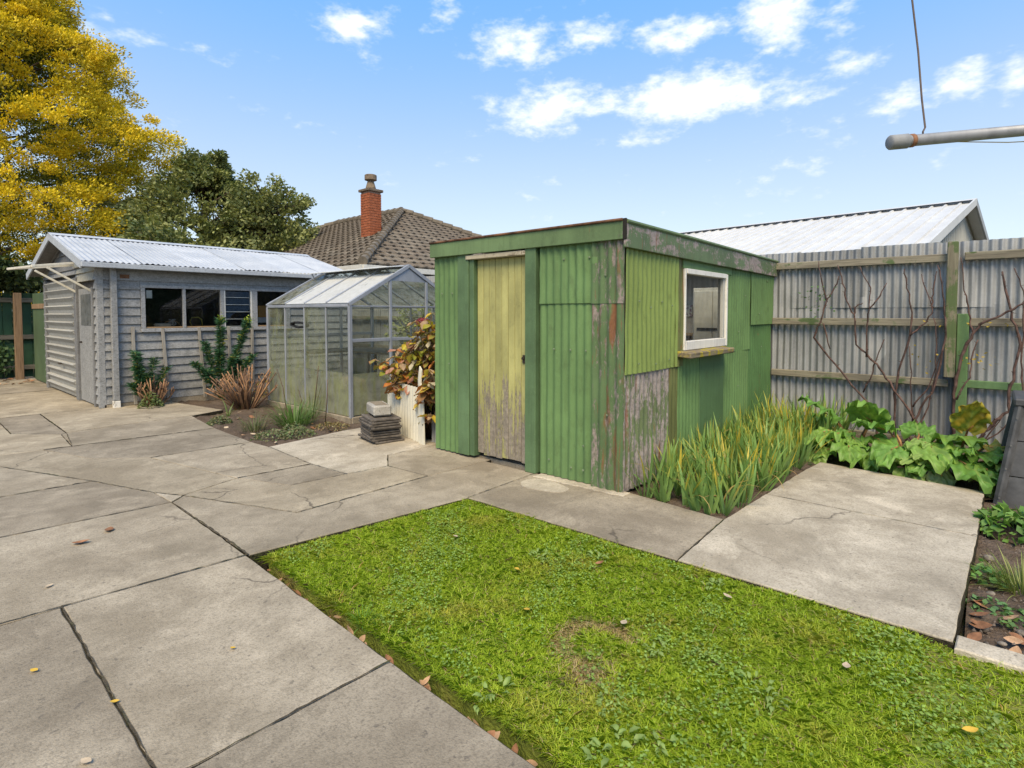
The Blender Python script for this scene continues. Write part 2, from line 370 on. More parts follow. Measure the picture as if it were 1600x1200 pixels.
# ================================================================ THE SETTING
CON = [m_concrete('concrete grey', (.285, .24, .176), (.36, .31, .235)), m_concrete('concrete warm', (.305, .255, .182), (.38, .325, .24), .24),
       m_concrete('concrete dark', (.25, .21, .156), (.315, .27, .204), .38), m_concrete('concrete pale', (.40, .345, .262), (.515, .455, .36), .26)]
def m_soil(name, a, b, g=None, gm=.55):
    n = N(name, .95, .1); v = n.co(rnd=False)
    c = n.mix(n.rng(n.noise(v, 9, 8, .7), .3, .7), a, b); c = n.mix(n.rng(n.voro(v, 45), .0, .25, .5, 0), c, tuple(min(1, x*1.8) for x in b))
    c = n.mix(n.rng(n.noise(v, 55, 4, .7), .55, .7, 0, .7), c, tuple(x*.35 for x in a))
    if g: c = n.mix(n.rng(n.noise(v, 2.3, 7, .7), gm, gm + .1, 0, .8), c, g)
    n.bump(n.math('ADD', n.noise(v, 22, 8, .75), n.math('MULTIPLY', n.voro(v, 60), .5)), .02, .9)
    return n.col(c)
SOIL = m_soil('soil', (.075, .055, .04), (.16, .12, .09), (.07, .09, .03), .62)
MOSS = m_soil('joint dirt', (.03, .027, .018), (.065, .055, .036), (.05, .065, .018), .55)
ground = MB().add([(-900, -900, -.13), (900, -900, -.13), (900, 900, -.13), (-900, 900, -.13)], [(0, 1, 2, 3)]).build('ground', m_soil('ground earth', (.08, .065, .045), (.14, .115, .08), (.06, .085, .025), .5))
tag(ground, kind='structure')

def rough_edge(poly, step=.07, j=.0022):
    out = []; n = len(poly)
    for i in range(n):
        a = Vector(poly[i]); b = Vector(poly[(i+1) % n]); L = (b - a).length; k = max(1, int(L / step)); d = (b - a) / L; nn = Vector((-d.y, d.x))
        for q in range(k):
            p = a + (b - a) * (q / k)
            if q: p = p + nn * random.gauss(0, j)
            out.append(tuple(p))
    return out
paving = thing('concrete_paving', None, None); tag(paving, kind='structure')
SLABS = [  # polygon on the ground, which concrete, top height
    ([(.56, 3.33), (1.39, 3.24), (1.335, 1.80), (.53, 1.84)], 0, 0), ([(1.335, 1.80), (.53, 1.84), (.49, -.2), (1.27, -.2)], 2, .002),
    ([(1.27, -.2), (.49, -.2), (.46, -2.6), (1.2, -2.6)], 0, 0), ([(.56, 3.33), (.53, 1.84), (.49, -.2), (-1.3, -.2), (-1.3, 3.42)], 2, -.003),
    ([(.49, -.2), (.46, -2.6), (-1.3, -2.6), (-1.3, -.2)], 0, 0),
    ([(1.39, 3.24), (1.43, 4.575), (.49, 4.66), (-1.3, 4.8), (-1.3, 3.42), (.56, 3.33)], 0, .001),
    ([(1.43, 4.575), (1.42, 4.92), (1.18, 5.66), (.5, 5.70), (-1.3, 5.82), (-1.3, 4.8), (.49, 4.66)], 2, 0),
    ([(1.43, 4.575), (1.54, 4.68), (1.42, 4.92)], 3, .002),
    ([(1.18, 5.66), (.74, 6.84), (.58, 7.42), (.25, 8.6), (-1.3, 8.6), (-1.3, 5.82), (.5, 5.70)], 0, .002),
    ([(1.18, 5.66), (.74, 6.84), (.58, 7.42), (1.13, 7.35), (1.36, 6.55), (1.75, 6.16), (2.01, 4.83), (1.54, 4.68), (1.42, 4.92)], 1, .0),
    ([(1.13, 7.35), (2.73, 7.16), (2.69, 6.075), (1.75, 6.16), (1.36, 6.55)], 2, .0),
    ([(1.75, 6.16), (2.69, 6.075), (2.71, 5.73), (2.655, 4.77), (2.01, 4.83)], 0, .002),
    ([(2.01, 4.83), (2.655, 4.77), (2.69, 4.23), (2.21, 4.30)], 2, .0),
    ([(1.54, 4.68), (2.01, 4.83), (2.21, 4.30), (2.69, 4.23), (3.08, 4.17), (3.11, 3.65), (1.93, 3.67)], 1, .003),
    ([(1.43, 4.575), (1.54, 4.68), (1.93, 3.67), (3.11, 3.65), (3.79, 3.61), (3.79, 3.0), (2.94, 2.99), (1.40, 3.235)], 0, 0),
    ([(2.71, 5.73), (3.72, 5.86), (4.10, 5.80), (4.22, 5.3), (3.99, 4.5), (3.65, 4.48), (3.32, 4.5), (3.08, 4.17), (2.69, 4.23), (2.655, 4.77)], 3, 0),
    ([(3.08, 4.17), (3.32, 4.5), (3.65, 4.48), (3.99, 4.5), (3.99, 3.61), (3.79, 3.61), (3.11, 3.65)], 0, .001),
    ([(2.94, 2.99), (3.79, 3.0), (3.86, 2.13), (3.77, 1.35), (2.965, 1.32)], 2, .0),
    ([(2.965, 1.32), (3.77, 1.35), (4.51, 1.30), (4.51, .035), (2.99, .09)], 3, .004), ([(4.51, 1.30), (5.34, 1.25), (5.84, 1.2), (5.71, .01), (4.51, .035)], 3, .0),
    ([(.25, 8.6), (1.04, 8.62), (1.06, 10.0), (-1.3, 10.0), (-1.3, 8.6)], 1, 0), ([(1.06, 10.0), (1.52, 10.02), (1.475, 8.21), (1.42, 8.14), (1.04, 8.62)], 2, -.002),
    ([(.58, 7.42), (1.13, 7.35), (1.36, 7.31), (1.42, 8.14), (1.04, 8.62), (.25, 8.6)], 1, 0),
    ([(1.36, 7.31), (2.73, 7.16), (2.86, 8.30), (1.475, 8.21), (1.42, 8.14)], 0, .0),
    ([(1.475, 8.21), (2.86, 8.30), (3.34, 8.47), (3.16, 9.5), (3.1, 9.93), (2.1, 9.93), (1.52, 10.02)], 1, .001),
    ([(1.06, 10.0), (1.52, 10.02), (2.1, 9.93), (2.30, 9.97), (2.30, 13.0), (-1.3, 13.0), (-1.3, 10.0)], 1, 0), ([(-1.3, 13.0), (2.3, 13.0), (2.35, 16.25), (-1.3, 16.25)], 2, .002)]
for poly, k, dz in SLABS:
    MB().prism(rough_edge(inset(poly, .003 + random.random()*.003)), -.09, dz*.5, .004).build('slab', CON[k], paving, fix=True)
# dirt and moss in the joints
for poly, k, dz in SLABS:
    pass
bed = MB()
for poly, k, dz in SLABS: bed.prism(inset(poly, -.001 if k else -.0007), -.12, -.007 - .0007*random.random())
bedding = bed.build('bedding', MOSS, paving, fix=True)
# dirt lodged along the joints, uneven in width
JD = m_soil('dirt in joints', (.07, .058, .042), (.12, .10, .07), (.075, .085, .03), .52)
for pl_, wd_ in [([(.34, 3.352), (.56, 3.33), (1.39, 3.24)], .010), ([(.56, 3.33), (.53, 1.84), (.49, -.2)], .009), ([(1.335, 1.80), (.53, 1.84)], .011), ([(.3, 4.675), (.49, 4.66), (1.43, 4.575)], .013), ([(1.43, 4.575), (1.40, 3.235)], .012),
                 ([(.3, 5.715), (.5, 5.70), (1.18, 5.66)], .016), ([(1.54, 4.68), (1.42, 4.92), (1.18, 5.66), (.74, 6.84)], .009), ([(1.43, 4.575), (1.54, 4.68)], .012), ([(1.54, 4.68), (2.01, 4.83)], .008), ([(2.01, 4.83), (2.655, 4.77)], .016), ([(1.75, 6.16), (2.69, 6.075)], .014),
                 ([(1.13, 7.35), (2.73, 7.16)], .024), ([(2.71, 5.73), (2.655, 4.77), (2.69, 4.23)], .008), ([(2.21, 4.30), (2.69, 4.23), (3.08, 4.17), (3.32, 4.5), (3.65, 4.48)], .007), ([(1.54, 4.68), (1.93, 3.67)], .006), ([(1.93, 3.67), (3.11, 3.65)], .010), ([(3.11, 3.65), (3.08, 4.17)], .006),
                 ([(1.52, 10.02), (1.475, 8.21), (1.36, 7.31)], .010), ([(1.475, 8.21), (2.86, 8.30)], .010), ([(1.06, 10.0), (1.52, 10.02)], .016), ([(4.51, 1.30), (4.51, .035)], .009), ([(2.965, 1.32), (3.77, 1.35)], .006), ([(2.94, 2.99), (3.79, 3.0)], .006), ([(1.06, 10.0), (1.04, 8.62), (1.42, 8.14)], .008), ([(1.52, 10.02), (2.1, 9.93)], .014), ([(-.5, 13.0), (2.3, 13.0)], .03)]:
    for a, b in zip(pl_[:-1], pl_[1:]):
        A_ = Vector((*a, 0)); B_ = Vector((*b, 0)); L_n = (B_ - A_).length; k = max(2, int(L_n/.035)); d_ = (B_ - A_).normalized(); nn = Vector((-d_.y, d_.x, 0)); V = []
        for i in range(k + 1):
            c_ = A_.lerp(B_, i/k) + nn*random.gauss(0, .0015); w1 = wd_*max(.08, random.gauss(.33, .2)); w2 = wd_*max(.08, random.gauss(.33, .2)); V += [(*(c_ + nn*w1)[:2], .0042), (*(c_ - nn*w2)[:2], .0042)]
        MB().add(V, [(2*i, 2*i+1, 2*i+3, 2*i+2) for i in range(k)]).build('joint_dirt', JD, paving)
# pale patch of mortar at the shed corner, strip along the wall base
mp_ = [(3.42 + .13*math.cos(a)*(1 + .15*math.sin(3*a)), 2.72 + .24*math.sin(a)*(1 + .1*math.cos(2*a))) for a in np.linspace(0, 6.28, 25)[:-1]]
MB().prism([(x + .13, y) for x, y in mp_], -.01, .005).build('mortar_patch', CON[3], paving)
MB().prism(rough_edge([(3.69, 2.95), (3.80, 2.95), (3.84, 2.10), (3.73, 2.10)], .05, .006), -.01, .007, .003).build('mortar_strip', CON[3], paving)
kerb = MB().prism(rough_edge([(2.93, .085), (3.06, .08), (3.02, -2.6), (2.89, -2.6)], .09, .003), -.13, .004, .006).build('kerb', CON[3])
tag(kerb, kind='structure')

# soil in the beds, gently lumpy
def soil_bed(name, poly, z, amp=.02, step=.05, mat=SOIL):
    P = np.array(poly); x0, y0 = P.min(0); x1, y1 = P.max(0); nx = int((x1-x0)/step) + 2; ny = int((y1-y0)/step) + 2
    X, Y = np.meshgrid(np.linspace(x0, x1, nx), np.linspace(y0, y1, ny)); Z = z + RNG.normal(0, amp*.45, X.shape) + amp*np.sin(X*7 + 1)*np.cos(Y*6)
    idx = np.arange(nx*ny).reshape(ny, nx); F = np.stack([idx[:-1, :-1], idx[:-1, 1:], idx[1:, 1:], idx[1:, :-1]], -1).reshape(-1, 4)
    cx = X.ravel()[F].mean(1); cy = Y.ravel()[F].mean(1); ins = np.zeros(len(F), bool)
    for i in range(len(P)):
        a, b = P[i-1], P[i]; c = ((a[1] > cy) != (b[1] > cy)) & (cx < (b[0]-a[0])*(cy-a[1])/(b[1]-a[1] + 1e-12) + a[0]); ins ^= c
    o = place(name, npmesh(name, np.stack([X.ravel(), Y.ravel(), Z.ravel()], 1), F[ins], mat, smooth=True)); return tag(o, kind='structure')
soil_bed('garden_bed_soil', [(2.68, 8.5), (3.3, 8.6), (3.1, 9.97), (7.6, 9.97), (7.6, 5.6), (4.0, 5.6), (3.7, 5.82), (2.66, 5.7)], -.035)
soil_bed('iris_bed_soil', [(3.75, 2.2), (7.62, 2.2), (7.62, 1.1), (5.7, 1.15), (3.72, 1.3)], -.03)
soil_bed('rhubarb_bed_soil', [(5.62, 1.25), (7.62, 1.25), (7.62, -2.6), (5.62, -2.6)], -.05)
soil_bed('right_bed_soil', [(3.0, .06), (5.75, .03), (5.75, -2.6), (2.98, -2.6)], -.075, .022, .04)
soil_bed('planter_soil', [(3.9, 4.35), (3.9, 4.7), (4.1, 5.7), (7.6, 5.7), (7.6, 4.35)], -.03)

# lawn: a turf pad with a cut edge, and its grass
LAWN = [(1.485, 3.165), (2.93, 2.975), (2.945, 1.31), (2.955, .10), (2.87, -2.6), (1.32, -2.6), (1.365, -.2), (1.435, 1.8)]
turf = MB().prism(rough_edge(LAWN, .05, .008), -.13, -.022, .012).build('lawn', m_soil('turf', (.17, .155, .05), (.27, .245, .08), (.19, .25, .04), .40)); tag(turf, kind='structure')
def inpoly(x, y, P):
    r = np.zeros(len(x), bool)
    for i in range(len(P)):
        a, b = P[i-1], P[i]; r ^= ((a[1] > y) != (b[1] > y)) & (x < (b[0]-a[0])*(y-a[1])/(b[1]-a[1] + 1e-12) + a[0])
    return r
def fbm(x, y, seed, octs=4, f0=1.0):
    r = np.random.default_rng(seed); out = np.zeros_like(x); a = 1.0
    for o_ in range(octs):
        for _ in range(3):
            t = r.uniform(0, 6.28); k = f0 * 2**o_ * r.uniform(.7, 1.4); out += a/3*np.sin((x*math.cos(t) + y*math.sin(t))*k*6.28 + r.uniform(0, 6.28))
        a *= .6
    return out
FOL = m_foliage('grass blades', .5, .35)
def grass(n, ylo, yhi):
    x = RNG.uniform(1.28, 2.99, n); y = RNG.uniform(ylo, yhi, n); k = inpoly(x, y, inset(LAWN, -.012)); x = x[k]; y = y[k]
    # the bare ring where a pot stood
    d1 = np.hypot(x - 1.99, (y - 1.25)); arc = np.exp(-((d1 - .15)/.045)**2) * ((np.arctan2(y - 1.25, x - 1.99) + .9) % 6.28 < 4.6)
    d2 = np.hypot((x - 1.80)/1.3, y - 1.18); spot = np.exp(-(d2/.075)**2); bare = np.clip(np.maximum(arc, spot) + .25*fbm(x, y, 5, 3, 4)*np.maximum(arc, spot), 0, 1)
    keep = RNG.random(len(x)) > bare*.45; x = x[keep]; y = y[keep]; bare = bare[keep]; n = len(x)
    p1 = fbm(x, y, 1, 4, .7); p2 = fbm(x, y, 2, 4, 1.6); p3 = fbm(x, y, 3, 3, 5)
    h = np.clip(RNG.normal(.024, .008, n) + .004*p2 + .005*p3, .012, .07) * (1 - .45*bare); edge = RNG.random(n) < .03; h[edge] *= 1.5
    th = RNG.uniform(0, 6.28, n) ; lean = np.abs(RNG.normal(.98, .30, n)); wd = RNG.uniform(.0015, .0029, n); ph = th + RNG.normal(0, .5, n)
    B = np.stack([x, y, np.full(n, -.026)], 1); D = np.stack([np.cos(ph)*np.sin(lean), np.sin(ph)*np.sin(lean), np.cos(lean)], 1); S = np.stack([-np.sin(th), np.cos(th), 0*th], 1)
    T = B + D*h[:, None]; T2 = T + np.stack([np.cos(ph), np.sin(ph), 0*ph - .2], 1)*(h*.55)[:, None]; Mid = B + D*(h*.75)[:, None]
    V = np.stack([B - S*wd[:, None]/2, B + S*wd[:, None]/2, Mid + S*wd[:, None]*.45, T2, Mid - S*wd[:, None]*.45], 1).reshape(-1, 3)
    F5 = np.arange(5*n).reshape(n, 5)
    g0 = np.array([.36, .50, .034]); g1 = np.array([.455, .60, .046]); gy = np.array([.58, .54, .10]); dr = np.array([.60, .47, .25]); gb = np.array([.20, .32, .045])
    t = np.clip(.5 + .35*p1 + RNG.normal(0, .25, n), 0, 1)[:, None]; c = g0*(1-t) + g1*t
    t = np.clip((p2 - .25)*.6 + RNG.normal(0, .2, n), 0, .8)[:, None]; c = c*(1-t) + gy*t
    t = np.clip((-p3 - .3)*.5, 0, .6)[:, None]; c = c*(1-t) + gb*t
    dry = (RNG.random(n) < (.05 + 1.3*bare))[:, None]; c = np.where(dry, dr*RNG.uniform(.7, 1.1, (n, 1)), c)
    return V, F5, np.repeat(c, 5, 0)
parts = [grass(560000, .2, 3.25), grass(70000, -2.6, .2)]
off = 0; Vs = []; Fs = []; Cs = []
for V, F, c in parts: Vs.append(V); Fs.append(F + off); Cs.append(c); off += len(V)
g = place('lawn_grass', npmesh('lawn_grass', np.concatenate(Vs), np.concatenate(Fs), FOL, np.concatenate(Cs)))
tag(g, 'short mown green lawn grass with yellowed and bare patches', 'grass', kind='stuff')
# clover scattered through the lawn
n = 20000; x = RNG.uniform(1.4, 2.95, n); y = RNG.uniform(-.3, 3.1, n); k = inpoly(x, y, inset(LAWN, .03)) & (fbm(x, y, 9, 4, 1.1) + RNG.normal(0, .25, n) > .32); x = x[k]; y = y[k]; n = len(x)
C = np.stack([x, y, RNG.uniform(.0, .014, n)], 1); D = np.stack([*(lambda a: (np.cos(a), np.sin(a)))(RNG.uniform(0, 6.28, n)), RNG.normal(0, .2, n)], 1); Nn = np.stack([RNG.normal(0, .3, n), RNG.normal(0, .3, n), np.ones(n)], 1)
V, F, c = leaf_cloud(C, D, Nn, RNG.uniform(.010, .018, n), RNG.uniform(.009, .014, n), np.array([.27, .40, .085])*RNG.uniform(.7, 1.25, (n, 1)))
tag(place('clover', npmesh('clover', V, F, FOL, c)), 'small round clover leaves growing through the lawn', 'clover', kind='stuff')

# ================================================================ GREEN SHED
G = (.118, .205, .078); GY = (.19, .255, .072)
P_CLEAN = m_paint('green paint', G, .27, 0.05, under=(.22, .26, .19), fade=.28); P_YEL = m_paint('yellow green paint', GY, .18, 0, fade=.22); P_PEEL = m_paint('peeled green paint', (.10, .16, .07), .68, .68, fade=.4, under=(.255, .215, .195), stretch=(20, 20, 4.5))
P_LILAC = m_paint('flaked green paint', (.115, .15, .07), .72, .5, under=(.30, .26, .245), stretch=(20, 20, 4.5)); P_FASC = m_paint('fascia paint', (.125, .19, .085), .46, .22, fade=.35, stretch=(5, 5, 9)); P_FASC2 = m_paint('flaked fascia paint', (.11, .16, .075), .66, .4, under=(.34, .28, .26), stretch=(4, 4, 9))
P_JAMB = m_paint('jamb paint', (.092, .155, .074), .26, 0, under=(.14, .15, .09), fade=.5, stretch=(30, 30, 2)); P_BROWN = m_paint('brown green paint', (.12, .135, .05), .35, .55)
P_BOARD = m_paint('blistered board paint', (.088, .158, .07), .30, 0, under=(.06, .07, .04), stretch=(30, 30, 2))
DOORP = m_paint('door paint', (.36, .345, .135), .36, 0, under=(.26, .225, .18), fade=.4, stretch=(34, 34, 2.2), wear_low=(.1, 1.25, .20))
WHITE = m_paint('white paint', (.70, .68, .63), .42, 0, under=(.33, .29, .24), fade=.12, stretch=(14, 14, 8))
RUST = m_plain('rusty flashing', (.20, .10, .055), .8, .5); DARK = m_plain('dark void', (.02, .018, .015), .9)
IRON = m_plain('iron', (.07, .055, .045), .6, .3, metal=.5)
X0, Y0, X1, Y1 = 3.80, 2.16, 7.58, 4.31
shed = thing('garden_shed', 'green corrugated iron shed with yellowed plank door and white framed window', 'shed', ((X0+X1)/2, (Y0+Y1)/2, 0))
L_, U_ = (0, 1, 0), (0, 0, 1)
# inner timber shell (keeps the daylight out)
inner = m_plain('shed lining', (.56, .54, .50), .9, .2)
MB().box((X0+.07, Y0+.06, -.10), (X1-.04, Y1-.05, .012)).build('floor', CON[2], shed)
for a, b in (((X0+.09, Y1-.07, 0), (5.94, Y1-.045, 1.95)), ((5.942, Y1-.07, 0), (7.24, Y1-.045, 1.01)), ((5.942, Y1-.07, 1.77), (7.24, Y1-.045, 1.95)), ((7.242, Y1-.07, 0), (X1-.04, Y1-.045, 1.95)), ((X1-.06, Y0+.05, 0), (X1-.035, Y1-.08, 1.95)), ((X0+.075, Y0+.05, 0), (X0+.088, 3.10, 1.95)), ((X0+.075, 3.80, 0), (X0+.088, Y1-.05, 1.95)),
             ((X0+.09, Y0+.045, 0), (4.86, Y0+.06, 1.95)), ((5.96, Y0+.045, 0), (X1-.07, Y0+.06, 1.95)), ((4.865, Y0+.045, 0), (5.955, Y0+.06, 1.03))):
    MB().box(a, b, .002).build('lining_panel', inner, shed)
# front sheets, between fascia and ground
def fs(y0, y1, z0, z1, mat, dx=0., name='wall_sheet', **k): return sheet(name, mat, shed, (X0 - dx, y1, z0), (0, -1, 0), (-1, 0, 0), y1 - y0, z1 - z0, ph=-y1, **k)
fs(3.945, 4.315, .015, 2.0, P_CLEAN, .006); fs(2.385, 2.955, .012, 1.50, P_CLEAN, .0); fs(2.38, 2.955, 1.485, 2.0, P_CLEAN, .012); fs(2.14, 2.42, .0, 1.49, P_PEEL, .014); fs(2.135, 2.425, 1.48, 2.0, P_PEEL, .022)
MB().box((X0-.032, 3.815, .02), (X0+.02, 3.965, 1.985), .006).build('door_jamb', P_JAMB, shed); MB().box((X0-.02, 3.752, .025), (X0+.075, 3.812, 1.94), .004).build('door_stop', P_JAMB, shed)
MB().box((X0-.040, 2.985, .0), (X0+.075, 3.105, 2.0), .006).build('door_jamb', P_JAMB, shed); MB().box((X0+.015, 2.93, .01), (X0+.05, 2.982, 1.98), .004).build('door_stop', P_JAMB, shed)
MB().box((X0-.045, 3.10, 1.915), (X0+.07, 3.84, 1.955), .004).build('lintel', m_paint('lintel paint', (.42, .37, .27), .5, .1, under=(.24, .19, .13), stretch=(12, 5, 12)), shed)
door = MB().box((X0+.052, 3.125, .06), (X0+.068, 3.745, 1.90), .002).build('door', DARK, shed)
ys = np.linspace(3.122, 3.748, 9)
for i in range(8):
    MB().box((X0+.026 + random.uniform(0, .003), ys[i] + .0016, .05 + random.uniform(-.012, .012)), (X0+.05, ys[i+1] - .0016, 1.912), .0035).build('plank', DOORP, door)
MB().box((X0+.016, 3.150, .955), (X0+.027, 3.178, 1.03), .003).tube([(X0+.0, 3.163, 1.0), (X0+.02, 3.163, 1.0)], .014, 10).build('handle', IRON, door)
# fascias and roof
MB().box((X0-.058, Y0-.035, 1.965), (X0-.03, Y1+.03, 2.105), .004).build('fascia', P_FASC, shed)
MB().obox(((X0+X1)/2, Y0-.048, 1.985), ((1, 0, -.008), (0, 1, 0), (.008, 0, 1)), ((X1-X0)/2 + .055, .013, .098), .004).build('fascia', P_FASC2, shed)
MB().tube([(X0-.065, Y0-.03, 2.112), (X0-.06, Y1+.03, 2.112)], .011, 8).build('roof_edge', RUST, shed)
MB().tube([(X0-.05, Y0-.058, 2.098), (X0+1.2, Y0-.06, 2.088), (X1+.05, Y0-.058, 2.063)], .017, 8).build('roof_edge', m_paint('edge paint', (.12, .17, .075), .4, .1), shed)
MB().box((X0-.062, Y0-.062, 1.96), (X0-.048, Y0-.03, 2.12), .003).build('corner_flashing', DARK, shed)
nroof = 5; ADDED_SKYLIGHT = m_glass('added skylight sheet', .4, (.92, .94, .92), ((.6, .6, .55), (.5, .5, .45)), (.5, .8, .05, .4))  # one see-through roof sheet, out of view, added to brighten the shed interior
for i in range(nroof):
    a = X0 - .05 + (X1-X0+.09)*i/nroof; w = (X1-X0+.09)/nroof
    sheet('roof_sheet', m_galv('shed roof', (.22, .2, .17), (.3, .29, .26), .5) if i == 0 else (ADDED_SKYLIGHT if i == 3 else bpy.data.materials['shed roof']), shed, (a, Y0-.04, 2.085 - .008*i), (1, 0, -.008), (0, 0, 1), w + .04, Y1-Y0+.06, rows=2, vd=(0, 1, 0))
# side (window) wall
def ss(x0, x1, z0, z1, mat, dy=0., name='wall_sheet', **k): return sheet(name, mat, shed, (x0, Y0 - dy, z0), (1, 0, 0), (0, -1, 0), x1 - x0, z1 - z0, ph=x0, **k)
ss(3.80, 4.73, .925, 1.965, P_YEL, .026); ss(3.80, 4.62, .0, .95, P_LILAC, .010); ss(4.60, 4.80, .0, .97, P_BROWN, .004); ss(4.70, 4.875, .92, 1.96, P_BROWN, .013, pitch=.09)
MB().box((4.86, Y0-.022, 1.815), (6.09, Y0+.01, 1.93), .003).build('head_board', P_CLEAN, shed)
ss(4.79, 5.26, .0, 1.0, P_CLEAN, .006); MB().box((5.27, Y0-.022, .02), (5.90, Y0-.002, .992), .006).build('cladding_board', P_BOARD, shed); ss(5.915, 6.70, .0, 1.0, P_CLEAN, .006); ss(5.985, 6.76, .985, 1.93, P_CLEAN, .014)
ss(6.68, 7.60, .0, 1.30, m_paint('dull green paint', (.075, .15, .055), .2, .15), .004); ss(6.70, 7.60, 1.27, 1.92, P_CLEAN, .026)
win = MB().box((4.872, Y0-.036, 1.062), (4.90, Y0+.045, 1.812), .004).build('window', WHITE, shed)
MB().box((5.915, Y0-.036, 1.062), (5.952, Y0+.045, 1.812), .004).build('frame', WHITE, win); MB().box((4.916, Y0-.038, 1.768), (5.904, Y0+.045, 1.815), .004).build('frame', WHITE, win)
MB().box((4.916, Y0-.034, 1.062), (5.904, Y0+.045, 1.145), .004).build('frame', WHITE, win); MB().box((5.862, Y0-.02, 1.147), (5.902, Y0+.04, 1.766), .004).build('frame', m_paint('grey white paint', (.4, .4, .37), .3, 0), win)
MB().add([(4.912, Y0+.012, 1.14), (5.866, Y0+.012, 1.14), (5.866, Y0+.012, 1.772), (4.912, Y0+.012, 1.772)], [(0, 1, 2, 3)]).build('pane', m_glass('shed window glass', .9, (.9, .93, .9), ((.3, .3, .27), (.22, .22, .2)), (.42, .75, .03, .22)), win, fix=False)
MB().obox((5.30, Y0-.068, 1.030), ((1, 0, 0), (0, 1, .08), (0, -.08, 1)), (.55, .08, .026), .008).build('window_sill', m_wood('lichened sill', (.16, .13, .09), (.30, .25, .17), None, axis=0, lichen=(.40, .33, .035)), shed)
# the two walls away from the camera; an unseen window added in the far one to light the inside
def bs(x0, x1, z0, z1): return sheet('wall_sheet', P_CLEAN, shed, (x0, Y1 - .012, z0), (1, 0, 0), (0, 1, 0), x1 - x0, z1 - z0, ph=x0)
bs(3.81, 5.95, .01, 1.99); bs(5.93, 7.25, .01, 1.02); bs(5.93, 7.25, 1.76, 1.99); bs(7.23, 7.58, .01, 1.99)
sheet('wall_sheet', P_CLEAN, shed, (X1, Y0, .01), (0, 1, 0), (1, 0, 0), Y1 - Y0, 1.95)
added_win = MB().box((5.95, Y1-.06, 1.02), (5.99, Y1+.02, 1.76)).build('window', WHITE, shed)
for a, b in (((7.19, Y1-.06, 1.02), (7.23, Y1+.02, 1.76)), ((5.991, Y1-.06, 1.02), (7.189, Y1+.02, 1.06)), ((5.991, Y1-.06, 1.72), (7.189, Y1+.02, 1.76))): MB().box(a, b).build('frame', WHITE, added_win)
MB().add([(5.98, Y1-.02, 1.05), (7.2, Y1-.02, 1.05), (7.2, Y1-.02, 1.73), (5.98, Y1-.02, 1.73)], [(0, 1, 2, 3)]).build('pane', bpy.data.materials['shed window glass'], added_win, fix=False)
# roofing nails on the sheets
scr = MB().lathe([(.009, 0), (.008, .004), (.003, .006)], n=8).mesh('nail', m_plain('nail head', (.16, .2, .13), .6))
for (y_, z_) in [(2.62, .12), (2.5, .12), (2.85, .15), (2.48, 1.1), (2.63, 1.1), (2.8, 1.1), (2.5, .32), (4.05, 1.6), (4.2, 1.6), (4.1, .9), (2.45, 1.85), (2.7, 1.85), (2.3, 1.7), (2.28, .6)]:
    place('nail', scr, shed, sub((X0-.020, y_, z_), ORG[shed.name]), (0, -math.pi/2, 0))
for (x_, z_) in [(4.0, 1.5), (4.2, 1.45), (4.4, 1.5), (4.6, 1.47), (4.0, 1.0), (4.3, .98), (4.55, 1.0), (6.3, 1.2), (6.5, 1.6), (7.0, 1.4), (7.3, 1.8), (6.3, .6), (7.1, 1.0)]:
    place('nail', scr, shed, sub((x_, Y0-.036, z_), ORG[shed.name]), (math.pi/2, 0, 0))
# what the shed window shows: a cabinet, a shelf, cards on the end wall
CABM = m_plain('cabinet paint', (.62, .61, .57), .6, .1); cab = thing('cabinet', 'pale upright cabinet standing inside green shed behind the window', 'cabinet', (7.2, 2.6, .012))
MB().box((6.80, 2.36, .012), (7.42, 2.86, 1.72)).build('body', CABM, cab); MB().box((6.782, 2.38, .05), (6.798, 2.605, 1.68)).build('door', CABM, cab); MB().box((6.782, 2.615, .05), (6.798, 2.84, 1.68)).build('door', CABM, cab); MB().box((6.77, 2.45, 1.2), (6.781, 2.80, 1.225)).build('rail', DARK, cab)
shf = thing('shelf', 'brown timber shelf on the end wall inside the green shed', 'shelf', (7.4, 3.3, 1.05)); MB().box((7.2, 2.9, 1.10), (7.51, 4.1, 1.13)).build('board', m_wood('shelf wood', (.25, .17, .1), (.38, .27, .16), axis=1), shf); MB().box((7.46, 3.2, .8), (7.51, 3.24, 1.10)).build('bracket', m_wood('bracket wood', (.2, .14, .08), (.32, .22, .13), axis=2), shf)
n_ = N('printed card', .7); vv = n_.co(); CARD = n_.col(n_.mix(n_.rng(n_.noise(vv, 18, 3), .5, .56), (.75, .73, .63), n_.mix(n_.noise(vv, 7), (.4, .1, .08), (.1, .16, .32))))
for (y_, z_, w_, h_, lb) in [(2.93, 1.52, .18, .24, 'printed card high on the end wall inside green shed'), (2.92, 1.24, .17, .22, 'printed card under another card inside the green shed'), (3.16, 1.36, .12, .16, 'small framed card beside the others inside green shed')]:
    tag(MB().box((7.49, y_, z_), (7.518, y_ + w_, z_ + h_), .003).build('card', CARD), lb, 'card')

